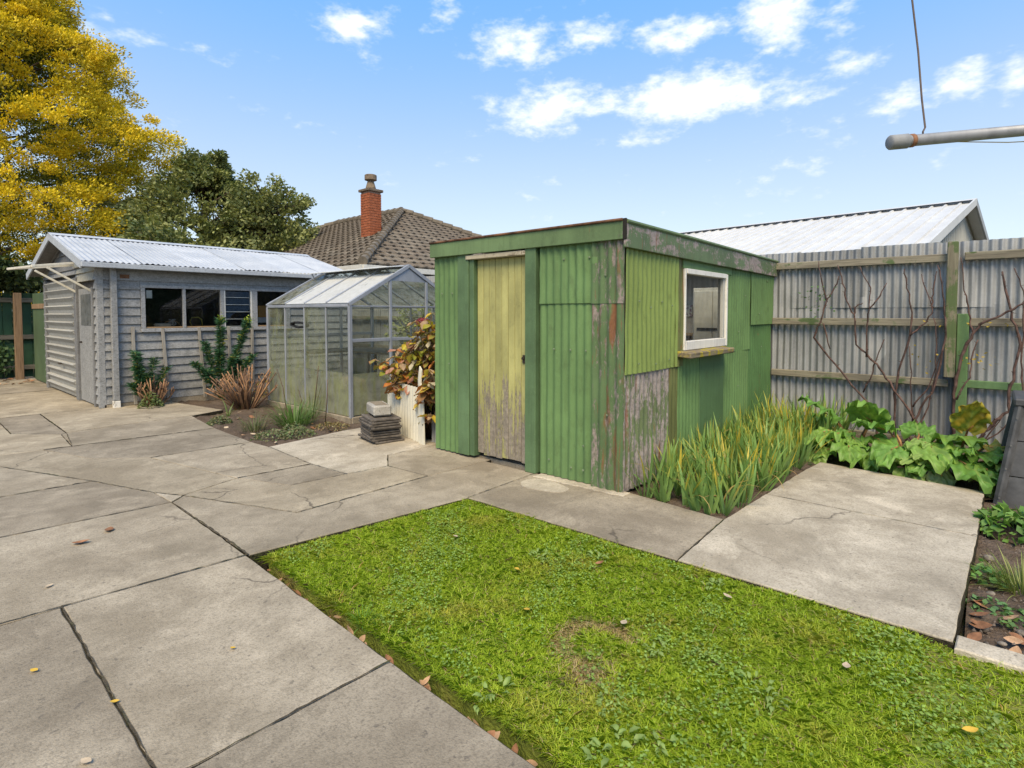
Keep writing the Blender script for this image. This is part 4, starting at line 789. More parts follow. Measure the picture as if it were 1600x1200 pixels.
def mstrip(name, **k):
    V, F, C = strip(**k); return npmesh(name, V, F, LEAF, np.array(C), smooth=True)
# irises
IR = []
for k in range(22):
    gr = random.random(); c0 = (.145 + .05*gr, .265 + .04*gr, .095); c1 = (.195 + .08*gr, .36 + .03*gr, .09)
    tip = random.choice([None, None, None, None, ((.5, .45, .07), .65), ((.55, .42, .045), .68), ((.50, .30, .04), .8), ((.36, .22, .09), .88), ((.58, .46, .06), .35), ((.45, .42, .06), .6)])
    IR.append(mstrip('iris leaf', L=random.uniform(.34, .56), W=random.uniform(.025, .037), bend=random.uniform(-.1, .85), fold=.15, c0=c0, c1=c1, tip=tip, tw=random.uniform(-.5, .5)))
for k in range(2): IR.append(mstrip('iris leaf', L=random.uniform(.30, .48), W=random.uniform(.016, .026), bend=random.uniform(1.4, 2.6), fold=.1, c0=(.30, .24, .08), c1=random.choice([(.48, .34, .12), (.55, .44, .08), (.36, .22, .10)]), tw=random.uniform(-1.2, 1.2)))
def iris(x, y, h=1.0, n=7, label=None):
    o = thing('iris_plant', label or 'sword leaved iris with yellowing tips in the crowded bed beside green shed', 'iris', (x, y, -.03), random.uniform(0, 6.28), 'irises crowded in the shed bed')
    for i in range(n):
        t = (i - (n-1)/2) / n
        place('leaf', random.choice(IR), o, (t*.09, random.uniform(-.02, .02), 0), (random.uniform(-.22, .22), t*1.15 + random.uniform(-.12, .12), random.choice((0, math.pi)) * (1 if abs(t) < .1 else 0) + (0 if t > 0 else 0)), (1, 1, h*random.uniform(.75, 1.12)))
pts = []
for _ in range(4000):
    x = random.uniform(3.87, 7.2); yl = 1.38 - (x - 3.9)*.045; y = random.uniform(yl, 2.06)
    if x < 4.35 and y > 1.45 + (4.35 - x)*-.0 and y > 2.0: continue
    if all((x - a)**2 + (y - b)**2 > .10**2 for a, b in pts): pts.append((x, y))
    if len(pts) >= 190: break
for x, y in pts: iris(x, y, .80 + .08*(x > 5.2) + (.16 if x > 6.3 else 0), random.choice((7, 8, 9, 10)))
for (x, y, lb) in ((7.2, 1.62, 'tall lone iris at the foot of the iron fence'), (7.3, 1.30, 'slender iris beside the rhubarb by the iron fence'), (3.90, 2.0, 'dark green iris against the peeling shed corner')): iris(x, y, 1.15, 6, lb)
# rhubarb
def rhub(seed, L=.42, Wd=.36, c=(.14, .28, .05), c2=None, curl=.5):
    r = np.random.default_rng(seed); nu, nv = 21, 21; u = np.linspace(-1, 1, nu); v = np.linspace(0, 1, nv); U, Vv = np.meshgrid(u, v)
    prof = np.interp(v, [0, .06, .22, .45, .75, .93, 1], [.30, .66, .97, .95, .6, .25, .02]); X = Vv*L - .10*L*np.abs(U)*np.exp(-(Vv/.12)**2); Y = U*prof[:, None]*Wd/2*(1 + .06*np.sin(Vv*34 + 3*U))
    ph = r.uniform(0, 6.28, 4); e = np.abs(U)**2
    Z = e*.042*np.sin(Vv*19 + ph[0] + U*2) + .022*e*np.sin(Vv*37 + ph[1]) - curl*.55*L*(Vv**2)*.6 + .05*np.abs(U)*Wd*1.6 - .10*e*Wd + .013*np.sin(np.abs(U)*13 - Vv*20)*(1 - .5*e) + .01*np.sin(U*9 + ph[2])*np.sin(Vv*13 + ph[3])
    col = np.array(c)*(1 + .18*np.sin(np.abs(U)*14 - Vv*22))[..., None] * r.uniform(.85, 1.15, (nv, nu, 1))
    vein = np.exp(-(U/.05)**2)[..., None]; col = col*(1-vein*.55) + np.array((.30, .38, .10))*vein*.55
    if c2 is not None:
        m = np.clip(fbm(X*6, Y*6, seed, 3, 1) * .8 + .45 + e*.3, 0, 1)[..., None]; col = col*(1-m) + np.array(c2)*m
    idx = np.arange(nu*nv).reshape(nv, nu); F = np.stack([idx[:-1, :-1], idx[:-1, 1:], idx[1:, 1:], idx[1:, :-1]], -1).reshape(-1, 4)
    return npmesh('rhubarb leaf', np.stack([X.ravel(), Y.ravel(), Z.ravel()], 1), F, LEAF, col.reshape(-1, 3), smooth=True)
RH = [rhub(1, c=(.185, .33, .062)), rhub(2, c=(.22, .37, .072), curl=.9), rhub(3, c=(.135, .275, .05), curl=.35), rhub(4, c=(.25, .37, .09), curl=1.4), rhub(5, c=(.165, .32, .06), curl=.7)]
RHY = rhub(8, c=(.25, .30, .05), c2=(.45, .33, .04), curl=.8); RHP = rhub(9, c=(.33, .40, .17), curl=1.7); RST = m_plain('rhubarb stalk', (.30, .16, .06), .5, .4)
def rhubarb(cx, cy, leaves, label):
    extra = []
    for q in range(9):
        a = random.uniform(95, 265); r_ = random.uniform(.12, .34); extra.append((cx + r_*math.cos(RAD(a)), cy + r_*math.sin(RAD(a)), random.uniform(.08, .26), a + random.uniform(-30, 30), random.uniform(-25, 22), random.uniform(.42, .7), random.choice(RH)))
    leaves = [(x, y, z*.82, yaw, pit - 16, sc*.95, me) for (x, y, z, yaw, pit, sc, me) in leaves] + extra
    o = thing('rhubarb_plant', label, 'rhubarb', (cx, cy, -.04))
    for (x, y, z, yaw, pit, sc, me) in leaves:
        place('leaf', me, o, (x-cx, y-cy, z+.04), (random.uniform(-.25, .25), RAD(pit), RAD(yaw)), (sc, sc, sc))
        b = Vector((cx + (x-cx)*.2, cy + (y-cy)*.2, -.03)); e = Vector((x, y, z)); m = (b + e)/2 + Vector((0, 0, .06))
        mb = MB().tube([b, m, e, e + Vector((math.cos(RAD(yaw)), math.sin(RAD(yaw)), -math.sin(RAD(pit))*.6))*.14*sc], [.013, .011, .008, .004], 6); mb.build('stalk', RST, o, smooth=True)
# yaw: 180 = towards the camera along -X, 90 = towards the shed
rhubarb(6.45, 1.02, [(6.2, 1.15, .26, 150, 10, 1.0, RH[1]), (6.1, 1.02, .20, 195, 25, .95, RH[0]), (6.42, 1.18, .42, 110, -20, .95, RH[2]), (6.02, 1.24, .10, 165, 40, .7, RH[3]), (6.5, .88, .40, 170, -25, 1.15, RH[0]), (6.3, .85, .26, 215, 15, .9, RH[4]), (6.62, 1.2, .3, 60, 0, .8, RH[2]), (6.7, .95, .3, 20, 0, .8, RH[4]), (6.15, .82, .12, 185, 30, .75, RH[1]), (6.05, 1.12, .13, 140, 30, .6, RH[0]), (6.5, 1.3, .2, 120, 10, .8, RH[1])], 'rhubarb plant with big crinkled leaves next to the irises')
rhubarb(6.35, .55, [(6.05, .62, .24, 165, 20, .95, RH[4]), (5.93, .52, .06, 185, 35, .7, RH[3]), (6.12, .42, .30, 200, 15, 1.1, RH[1]), (6.3, .72, .36, 140, -5, .9, RH[2]), (6.25, .36, .34, 235, 0, 1.1, RH[0]), (6.5, .5, .3, 10, 0, .9, RH[2]), (6.45, .33, .3, 260, 10, .95, RH[4]), (6.08, .72, .16, 150, 30, .7, RH[1]), (6.5, .7, .33, 60, -10, .8, RH[0])], 'middle rhubarb plant under the bare rose canes')
rhubarb(6.2, .22, [(5.98, .22, .22, 215, 25, 1.15, RH[2]), (5.92, .04, .12, 240, 45, .95, RHP), (6.25, .14, .46, 200, -55, .85, RHY), (6.3, .02, .30, 265, 10, .8, RHY), (6.05, .35, .18, 150, 20, .8, RH[4]), (5.92, .30, .08, 190, 50, .6, RHP), (6.1, .1, .25, 230, 5, .9, RH[2])], 'rhubarb plant with a yellowed leaf near the green fence post')
# pruned roses tied along the fence
ROSES = {
'A': [[(0.95, 0.0), (0.95, 0.25), (1.29, 0.68), (1.62, 1.11), (1.53, 1.36), (1.49, 1.54), (1.42, 1.67), (1.36, 1.84)], [(1.49, 1.54), (1.55, 1.78), (1.59, 2.02)], [(1.53, 1.28), (1.45, 0.98)]],
'B': [[(0.54, -.03), (0.56, 0.12), (0.66, 0.33), (0.85, 0.63), (0.98, 0.83), (1.18, 1.05), (1.21, 1.38), (1.29, 1.54), (1.31, 1.69), (1.39, 1.97)], [(1.21, 1.4), (1.2, 1.49), (1.14, 1.52)], [(1.07, 0.9), (1.08, 1.26), (1.06, 1.51), (1.05, 1.69), (1.16, 1.93)], [(1.06, 1.46), (0.98, 1.55), (0.91, 1.74)], [(1.1, 0.5), (1.0, 0.8), (0.92, 1.11)]],
'C': [[(0.79, -.03), (0.8, 0.14), (0.8, 0.51), (0.77, 0.77), (0.68, 1.14), (0.67, 1.41), (0.71, 1.68), (0.75, 1.9)], [(0.68, 1.16), (0.56, 1.29), (0.48, 1.43), (0.59, 1.82)], [(0.48, 1.46), (0.49, 1.6), (0.47, 1.85)], [(0.7, -.03), (0.63, 0.16), (0.66, 0.65), (0.68, 1.04)]],
'D': [[(0.62, -.03), (0.67, 0.13), (0.56, 0.37), (0.45, 0.62), (0.37, 1.15), (0.38, 1.41), (0.41, 1.67), (0.45, 1.91)], [(0.62, -.03), (0.59, 0.12), (0.5, 0.4), (0.45, 0.71), (0.44, 1.07), (0.47, 1.36)], [(0.64, 0.38), (0.51, 0.59), (0.4, 1.03)]],
'E': [[(0.28, -.03), (0.28, 0.3), (0.29, 0.56), (0.25, 0.89), (0.17, 1.15), (0.1, 1.3), (-0.07, 1.38), (-0.23, 1.51), (-.5, 1.62)], [(0.15, 1.18), (0.18, 1.41), (0.23, 1.64), (0.26, 1.99)], [(.27, .5), (0.16, 0.74), (0.15, 0.99), (0.11, 1.14)]],
'F': [[(0.15, -.04), (0.09, 0.09), (-0.03, 0.27), (-0.14, 0.42), (-0.15, 0.63), (-0.18, 0.85), (-0.22, 1.1), (-0.15, 1.34), (-0.09, 1.63), (-0.06, 1.82)], [(0.12, 0.0), (-0.0, 0.17), (-0.11, 0.37)], [(0.18, -0.05), (-0.07, 0.19), (-0.23, 0.41), (-.5, .6)], [(-.25, .4), (-0.25, 0.61), (-0.23, 0.92), (-0.23, 1.45), (-0.23, 1.63), (-0.15, 1.85)]]}
RL = {'A': 'leftmost bare rose on fence, its cane crossing beside the shed', 'B': 'bare rose with forked canes leaning left across the iron fence', 'C': 'upright bare rose forking high in the middle of the fence', 'D': 'bare rose whose thin canes rise left of the fence post', 'E': 'thick thorny rose cane climbing the green fence post', 'F': 'rightmost bare rose arching from low by the dark bin'}
def small_leaves(parent, pts_, cols, L=.03):
    n = len(pts_); C = np.array(pts_) - np.array(ORG[parent.name]); D = nrm(RNG.normal(0, 1, (n, 3))); Nn = nrm(RNG.normal(0, 1, (n, 3)) + [-.6, 0, .6])
    V, F, c = leaf_cloud(C, D, Nn, RNG.uniform(.7, 1.3, n)*L, RNG.uniform(.5, .8, n)*L, cols)
    return place('leaves', npmesh('small leaves', V, F, LEAF, c), parent)
for ki, (k, canes) in enumerate(ROSES.items()):
    y0, z0 = canes[0][0]; o = thing('rose_bush', RL[k], 'rose bush', (7.42, y0, -.05), group='pruned roses along the iron fence')
    for ci, pl_ in enumerate(canes):
        P = []; r0 = (.013 if ci == 0 else .009) * (1.35 if k in 'EF' and ci == 0 else 1); xo = 7.40 + .03*((ki + ci) % 3)
        dense = []
        for i in range(len(pl_) - 1):
            for q in range(4):
                t = q/4; dense.append((pl_[i][0]*(1-t) + pl_[i+1][0]*t, pl_[i][1]*(1-t) + pl_[i+1][1]*t))
        dense.append(pl_[-1]); m = len(dense)
        P = [(xo + random.gauss(0, .005), a + random.gauss(0, .005), b + random.gauss(0, .005)) for a, b in dense]
        rr = [r0*(1 - .55*i/m)*random.choice((1, 1, .92, 1.22)) for i in range(m)]
        c_ = MB().tube(P, rr, 7).build('cane', CANE, o, smooth=True)
        th_ = MB()
        for i in range(1, m - 1, 2):
            p = Vector(P[i]); d_ = Vector((random.uniform(-1, .2), random.uniform(-1, 1), random.uniform(-.2, .9))).normalized(); th_.tube([p, p + d_*(rr[i] + random.uniform(.012, .03))], [rr[i]*.55, .002], 4)
        tag(th_.build('thorns', CANE, c_), kind='stuff')
    if k == 'A':
        pts_ = [(7.40 + random.gauss(0, .03), 1.58 + random.gauss(0, .09), 1.55 + random.gauss(0, .12)) for _ in range(42)]; small_leaves(o, pts_, np.array([.10, .17, .075])*RNG.uniform(.7, 1.4, (42, 1)), .04)
    if k in 'DEF':
        pts_ = [(7.40 + random.gauss(0, .02), y0 + random.gauss(-.12, .12), random.choice((.95, .9, 1.3)) + random.gauss(0, .05)) for _ in range(14)]; small_leaves(o, pts_, np.array([.42, .30, .03])*RNG.uniform(.7, 1.2, (14, 1)), .03)
# hydrangea in autumn colour
def hleaf(seed, c, c2):
    r = np.random.default_rng(seed); L = .125; Wd = .088; v = np.linspace(0, 1, 7); V = []; C = []
    for i, t in enumerate(v):
        w = Wd * math.sin(math.pi * t**.8)**.8 * .5 if 0 < t < 1 else .002
        for s_ in (-1, -.5, 0, .5, 1):
            V.append((t*L, s_*w, .018*abs(s_) + .006*math.sin(9*t + 4*s_) - .035*t*t)); q = np.clip(abs(s_)*.7 + r.normal(0, .25), 0, 1); C.append([c[k]*(1-q) + c2[k]*q for k in range(3)])
    F = [(i*5+j, i*5+j+1, i*5+j+6, i*5+j+5) for i in range(6) for j in range(4)]
    return npmesh('hydrangea leaf', V, F, LEAF, np.array(C), smooth=True)
HL = [hleaf(i, a, b) for i, (a, b) in enumerate([((.34, .36, .05), (.45, .34, .06)), ((.48, .42, .06), (.50, .24, .06)), ((.28, .30, .06), (.42, .16, .08)), ((.46, .25, .17), (.36, .16, .12)), ((.58, .24, .06), (.48, .15, .06)), ((.24, .30, .05), (.36, .28, .06)), ((.60, .54, .07), (.62, .42, .06)), ((.30, .17, .07), (.24, .11, .06)), ((.42, .30, .20), (.36, .24, .11)), ((.55, .50, .36), (.45, .37, .24)), ((.62, .50, .06), (.58, .30, .05))])]
hy = thing('hydrangea_bush', 'hydrangea in bronze and yellow autumn leaf behind cream iron sheet', 'hydrangea', (4.15, 4.95, 0)); HB = Vector((4.15, 4.95, 0))
for k in range(86):
    a = random.uniform(0, 6.28); rr = random.random()**.6
    tip = Vector((4.12 + .26*rr*math.cos(a), 4.98 + .58*rr*math.sin(a), 0)); tip.z = (1.40 - .46*max(0, (tip.y - 4.6)/.8)) * random.uniform(.72, 1.02)
    if k < 12: tip = Vector((3.80 + random.uniform(-.03, .06), 4.52 + random.uniform(-.12, .06), random.uniform(.30, .95)))
    elif k < 27: tip = Vector((3.93 + .2*random.random(), random.uniform(4.7, 5.6), random.uniform(.55, .85)))
    b = Vector((4.15 + random.uniform(-.1, .1), 4.9 + random.uniform(-.2, .2), 0))
    stem = MB().tube([b, (b*.45 + tip*.55) + Vector((0, 0, .12)), tip], [.008, .006, .004], 5).build('stem', STEM, hy, smooth=True)
    a0 = random.uniform(0, 6.28)
    for lv in range(4):
        for s_ in (0, 1):
            aa = a0 + lv*1.57 + s_*math.pi + random.uniform(-.3, .3); t = 1 - lv*.11; p = b.lerp(tip, t) + Vector((0, 0, .12*4*t*(1-t)*.55)); sc = random.uniform(.6, 1.08)
            place('leaf', random.choice(HL if tip.z > .9 or random.random() < .5 else HL[1:5] + HL[7:9]), hy, p - HB, (random.uniform(-.5, .5), random.uniform(-.25, .75), aa), (sc, sc, sc))
fl = MB()
for i in range(90):
    t = i/90; ph = i*2.4; zc_ = 1 - 2*t; rr = math.sqrt(1 - zc_*zc_); dv = Vector((rr*math.cos(ph), rr*math.sin(ph), zc_)); p = Vector((4.06, 4.83, 1.30)) + Vector((dv.x*.075, dv.y*.085, dv.z*.055)); sx_ = dv.orthogonal().normalized(); sy_ = dv.cross(sx_); q = random.uniform(.011, .018)
    fl.add([p + sx_*q, p + sy_*q + dv*.004, p - sx_*q, p - sy_*q + dv*.004], [(0, 1, 2, 3)])
fl.build('flower_head', m_plain('dark red petals', (.22, .018, .028), .6, .5, 40), hy, fix=False)

def tuft(name, label, cat, x, y, z, n, L, Wd, spread, cols, bend=(.3, 1.2), rad=.06, group=None):
    o = thing(name, label, cat, (x, y, z), group=group); Vs = []; Fs = []; Cs = []; off = 0
    for i in range(n):
        l = random.uniform(.55, 1.1)*L; c = random.choice(cols); k = random.uniform(.75, 1.25); c = tuple(q*k for q in c)
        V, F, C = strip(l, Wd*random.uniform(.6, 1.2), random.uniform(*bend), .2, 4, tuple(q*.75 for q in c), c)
        a = random.uniform(0, 6.28); ti = random.uniform(0, spread); M_ = Matrix.Rotation(a, 3, 'Z') @ Matrix.Rotation(ti, 3, 'Y'); r_ = rad*random.random()**.5; b = Vector((r_*math.cos(a), r_*math.sin(a), 0))
        Vs += [tuple(M_ @ Vector(v) + b) for v in V]; Fs += [tuple(q + off for q in f) for f in F]; Cs += C; off += len(V)
    place('blades', npmesh('tuft blades', Vs, Fs, LEAF, np.array(Cs)), o); return o
def leafy(name, label, cat, x, y, z, n, R, H, L, cols, group=None, flat=.5, asp=.6):
    """low mound of small leaves"""
    o = thing(name, label, cat, (x, y, z), group=group); a = RNG.uniform(0, 6.28, n); r_ = R*np.sqrt(RNG.random(n)); zz = H*(1 - (r_/R)**2)*RNG.uniform(.4, 1.05, n) + .006
    C = np.stack([r_*np.cos(a), r_*np.sin(a), zz], 1); D = np.stack([np.cos(a), np.sin(a), RNG.normal(.0, .45, n)], 1) + RNG.normal(0, .45, (n, 3)); Nn = np.stack([RNG.normal(0, flat, n), RNG.normal(0, flat, n), np.ones(n)], 1)
    ci = RNG.integers(0, len(cols), n); c = np.array(cols)[ci]*RNG.uniform(.7, 1.3, (n, 1)); l = L*RNG.uniform(.6, 1.2, n); V, F, c = leaf_cloud(C, D, Nn, l, l*asp, c)
    place('leaves', npmesh('mound leaves', V, F, LEAF, c), o); return o
# ---- bed by the greenhouse
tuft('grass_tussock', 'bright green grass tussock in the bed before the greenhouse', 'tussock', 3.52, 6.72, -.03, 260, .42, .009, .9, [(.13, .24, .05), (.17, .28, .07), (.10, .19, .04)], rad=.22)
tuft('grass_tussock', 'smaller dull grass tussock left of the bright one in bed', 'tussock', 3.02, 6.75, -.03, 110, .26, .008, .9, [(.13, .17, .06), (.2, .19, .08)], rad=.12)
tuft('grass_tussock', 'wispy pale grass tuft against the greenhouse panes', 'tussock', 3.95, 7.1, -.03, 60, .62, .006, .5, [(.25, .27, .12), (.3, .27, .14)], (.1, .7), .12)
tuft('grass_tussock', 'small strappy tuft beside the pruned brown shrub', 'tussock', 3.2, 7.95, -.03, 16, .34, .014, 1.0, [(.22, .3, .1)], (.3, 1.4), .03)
for k, (x, y, R, lb) in enumerate([(2.98, 6.25, .22, 'low grey green ground cover at the corner of bed'), (3.25, 6.15, .22, 'low ground cover mound right beside the bed corner'), (2.95, 7.6, .16, 'low weed mound at the left rim of the bed'), (3.35, 6.42, .16, 'leafy weed mound below the bright tussock')]): leafy('ground_cover', lb, 'ground cover', x, y, -.035, 420, R, .10, .035, [(.17, .2, .1), (.12, .18, .06), (.22, .2, .1)])
leafy('ground_cover', 'dry tan ground cover at the greenhouse foot', 'ground cover', 3.75, 6.25, -.035, 380, .24, .07, .03, [(.3, .2, .09), (.25, .2, .08), (.2, .19, .07)])
for (x, y, h_, t_) in [(3.72, 7.3, .62, .3), (3.9, 6.95, .70, -.15), (3.8, 7.05, .36, .1), (3.85, 6.55, .55, -.05)]:
    tag(MB().tube([(x, y, -.03), (x + .02, y + t_*.5, h_*.6), (x + .01, y + t_, h_)], [.007, .006, .004], 5).build('dead_stalk', STEM, smooth=True), {.62: 'leaning red brown dead stalk left of the tussock', .70: 'tallest dead stalk before the greenhouse panes', .36: 'short dead stalk within the tussock', .55: 'thin dark dead stalk in front of near greenhouse pane'}[h_], 'stalk', 'dead stalks in the bed')
def stub_shrub(label, x, y, n, H, R, cols):
    o = thing('pruned_shrub', label, 'shrub', (x, y, -.03)); m_ = [m_plain('cut stem tan', (.30, .17, .09), .85, .3, 18), m_plain('cut stem brown', (.16, .095, .06), .85, .3, 18)] if 'cut stem tan' not in bpy.data.materials else [bpy.data.materials['cut stem tan'], bpy.data.materials['cut stem brown']]
    for i in range(n):
        a = random.uniform(0, 6.28); r_ = R*random.random()**.6; h_ = H*random.uniform(.6, 1.1)*(1 - .35*(r_/R)); b = Vector((x + .25*r_*math.cos(a), y + .25*r_*math.sin(a), -.03)); e = Vector((x + r_*math.cos(a)*1.1, y + r_*math.sin(a)*.55, h_))
        md = (b + e)/2 + Vector((random.gauss(0, .03), random.gauss(0, .03), .03)); mb = MB().tube([b, md, e], [.013, .010, .008], 5)
        for q in range(2):
            t = random.uniform(.55, .95); p = b.lerp(e, t); mb.tube([p, p + Vector((random.uniform(-.06, .06), random.uniform(-.06, .06), random.uniform(.04, .12)))], [.007, .005], 4)
        mb.build('cut_stem', m_[i % 2], o, smooth=True)
    return o
stub_shrub('large pruned shrub of brown cut stems under the garage window', 3.66, 8.45, 54, .66, .55, None); stub_shrub('small pruned shrub of dark stems near the garage downpipe', 2.80, 9.62, 30, .46, .26, None)
leafy('ground_cover', 'green weed mound at foot of the small pruned shrub', 'ground cover', 2.72, 9.5, -.0, 300, .17, .22, .05, [(.17, .2, .07), (.12, .17, .06)])
leafy('ground_cover', 'yellow leaved twiggy mound between brown shrub and greenhouse', 'ground cover', 4.05, 8.75, -.03, 160, .18, .5, .05, [(.4, .3, .04), (.2, .13, .06), (.3, .22, .07)])
def spurge(label, x, y, stems):
    o = thing('spurge_plant', label, 'spurge', (x, y, -.03))
    for (tx, ty, tz, dens, head) in stems:
        b = Vector((x, y, -.03)); e = Vector((tx, ty, tz)); md = b.lerp(e, .5) + Vector((0, -.03, .05)); pts_ = [b, md, e]; st = MB().tube(pts_, [.009, .008, .006], 5).build('stem', GSTEM, o, smooth=True)
        n = int(dens*1.9); t = RNG.uniform(.35, 1.0, n)**.8; base = np.array(b)*((1-t)**2)[:, None] + 2*np.array(md)*(t*(1-t))[:, None] + np.array(e)*(t**2)[:, None]; a = RNG.uniform(0, 6.28, n)
        D = np.stack([np.cos(a), np.sin(a), RNG.uniform(-.3, .7, n)], 1); D = nrm(D); l = RNG.uniform(.06, .125, n); C = base + D*(l/2)[:, None]; c = np.array([.05, .125, .062])*RNG.uniform(.65, 1.5, (n, 1)); c[RNG.random(n) < .05] = (.35, .32, .05)
        V, F, c = leaf_cloud(C - np.array(ORG[o.name]), D, RNG.normal(0, 1, (n, 3)) + [0, 0, 1], l, .017, c); place('leaves', npmesh('spurge leaves', V, F, LEAF, c), o)
        if head:
            n = 60; C = np.array(e) + RNG.normal(0, .03, (n, 3)) + [0, 0, .02]; V, F, c = leaf_cloud(C - np.array(ORG[o.name]), RNG.normal(0, 1, (n, 3)), RNG.normal(0, 1, (n, 3)) + [0, 0, 1.5], .028, .024, np.array([.30, .40, .03])*RNG.uniform(.7, 1.2, (n, 1))); place('flower_head', npmesh('spurge head', V, F, LEAF, c), o)
spurge('tall spurge with two lime green heads in front of the garage window', 3.72, 9.5, [(3.78, 9.62, 1.30, 420, 1), (4.20, 9.55, 1.28, 420, 1), (3.52, 9.6, .95, 260, 0), (3.70, 9.5, .80, 320, 0), (3.35, 9.55, .62, 220, 0), (4.05, 9.5, .62, 280, 0), (4.2, 9.35, .72, 200, 0), (3.5, 9.45, .5, 220, 0), (3.9, 9.4, .7, 260, 0)])
spurge('small spurge on the garage wall by the first batten', 2.72, 9.72, [(2.60, 9.75, .82, 240, 0), (2.62, 9.75, .58, 240, 0), (2.85, 9.74, .72, 120, 0), (3.02, 9.74, .56, 100, 0), (2.55, 9.73, .35, 180, 0), (2.75, 9.7, .5, 130, 0)])
# ---- bed at the right
leafy('leafy_perennial', 'dense bright green leafy clump at the foot of the dark bin', 'perennial', 4.95, -.16, -.06, 330, .27, .17, .085, [(.14, .27, .05), (.18, .31, .07), (.11, .22, .045)], asp=.55)
leafy('leafy_perennial', 'second bright green clump behind the first by the bin', 'perennial', 5.25, -.42, -.06, 330, .28, .17, .085, [(.14, .27, .05), (.18, .31, .07), (.11, .22, .045)], asp=.55)
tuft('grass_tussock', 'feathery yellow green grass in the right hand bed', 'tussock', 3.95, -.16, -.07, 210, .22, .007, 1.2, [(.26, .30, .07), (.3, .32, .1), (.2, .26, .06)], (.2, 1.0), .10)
leafy('weed_plant', 'green weed leaning over the concrete edge of right bed', 'weed', 3.98, .0, -.07, 90, .10, .10, .045, [(.13, .27, .06)], asp=.8); leafy('weed_plant', 'small weed under the feathery grass in right bed', 'weed', 3.62, -.03, -.075, 80, .10, .05, .035, [(.14, .26, .09)], asp=.8); leafy('weed_plant', 'creeping weed at the frame edge of right bed', 'weed', 3.55, -.2, -.075, 130, .15, .05, .032, [(.13, .24, .07)], asp=.8)
STO = m_plain('stone', (.22, .19, .155), .95, .5, 30); SLB = ['round grey stone nearest the slab corner', 'grey stone against the slab side below the bin', 'stone beside the small weed in right bed', 'stone in the middle of the right bed', 'stone near the kerb in right bed', 'flat stone at the frame edge of right bed', 'small stone among the fallen leaves of right bed', 'stone under the feathery grass']
for k, (x, y, r_) in enumerate([(3.36, -.0, .03), (4.35, -.02, .035), (3.60, .02, .022), (3.42, -.14, .028), (3.25, -.07, .02), (3.30, -.2, .03), (3.2, -.02, .018), (3.8, -.03, .026)]):
    me = MB().lathe([(.2*r_, -.5*r_), (.8*r_, -.35*r_), (r_, .05*r_), (.75*r_, .5*r_), (.25*r_, .68*r_)], n=9).mesh('stone', STO, smooth=True); o = place('stone', me, None, (x, y, -.068), (random.uniform(-.35, .35), random.uniform(-.35, .35), random.uniform(0, 6)), (.85, random.uniform(.6, 1.1), .8)); tag(o, SLB[k], 'stone', 'stones in the right bed')
n = 2600; x = RNG.uniform(3.06, 5.6, n); y = RNG.uniform(-1.2, .03, n); s_ = RNG.uniform(.003, .011, n); C = np.stack([x, y, np.full(n, -.07) + RNG.uniform(-.01, .018, n)], 1)
T = np.array([[1, 0, -.4], [-.5, .87, -.4], [-.5, -.87, -.4], [0, 0, .9]]); V = (C[:, None] + T[None]*s_[:, None, None]*RNG.uniform(.6, 1.3, (n, 4, 1))).reshape(-1, 3); b = np.arange(n)[:, None]*4; F = np.concatenate([b + [0, 1, 3], b + [1, 2, 3], b + [2, 0, 3]])
tag(place('soil_crumbs', npmesh('soil crumbs', V, F, STO if False else m_plain('crumbs', (.13, .105, .085), .95, .5, 40))), 'loose soil crumbs and grit in the right hand bed', 'soil', kind='stuff')
# ---- fallen leaves
FLM = [m_plain('leaf tan', (.42, .26, .15), .8, .3, 25), m_plain('leaf brown', (.27, .13, .065), .8, .3, 25), m_plain('leaf yellow', (.6, .38, .05), .7, .2, 25), m_plain('leaf pale', (.52, .41, .28), .8, .2, 25)]
def fallen(x, y, z, L, mt, label, group, tilt=.3):
    V = []; nv = 6
    cu = random.uniform(.1, .5)
    for i in range(nv):
        t = i/(nv-1); w = L*.3*math.sin(math.pi*min(max(t, .02), .98))**.8
        for s_ in (-1, 0, 1): V.append((t*L - L/2, s_*w, cu*L*(t-.5)**2 + abs(s_)*cu*w*.6))
    F = [(i*3+j, i*3+j+1, i*3+j+4, i*3+j+3) for i in range(nv-1) for j in (0, 1)]
    o = place('fallen_leaf', MB().add(V, F).mesh('fallen leaf', FLM[mt], smooth=True, fix=False), None, (x, y, z), (random.uniform(-tilt, tilt), random.uniform(-tilt, tilt), random.uniform(0, 6.28))); return tag(o, label, 'leaf', group)
for (x, y, L, m_, lb) in [(.97, 4.27, .085, 1, 'brown curled leaf on concrete, farther of the two'), (.80, 4.16, .09, 1, 'brown curled leaf on concrete, nearer of the two'), (.38, 2.8, .035, 2, 'small yellow leaf on the near left slab'), (.95, 2.36, .025, 2, 'tiny yellow leaf in the middle of large slab'), (.56, 3.62, .04, 3, 'pale leaf beyond the cross joint'), (.40, 2.1, .04, 3, 'pale leaf near the bottom left of paving'), (.535, 2.35, .03, 2, 'orange leaf caught in the long joint')]: fallen(x, y, .008, L, m_, lb, 'leaves on the paving', .1)
for k in range(46):
    y = random.uniform(.6, 3.2); xe = 1.335 + .055*(y - 1.8)/1.44; fallen(xe + random.uniform(.015, .065), y, -.08 + random.uniform(0, .045), random.uniform(.03, .065), random.choice((0, 1, 1, 0)), 'dry brown leaf lying in the trench along the lawn edge', 'leaves in the lawn edge trench', .7)
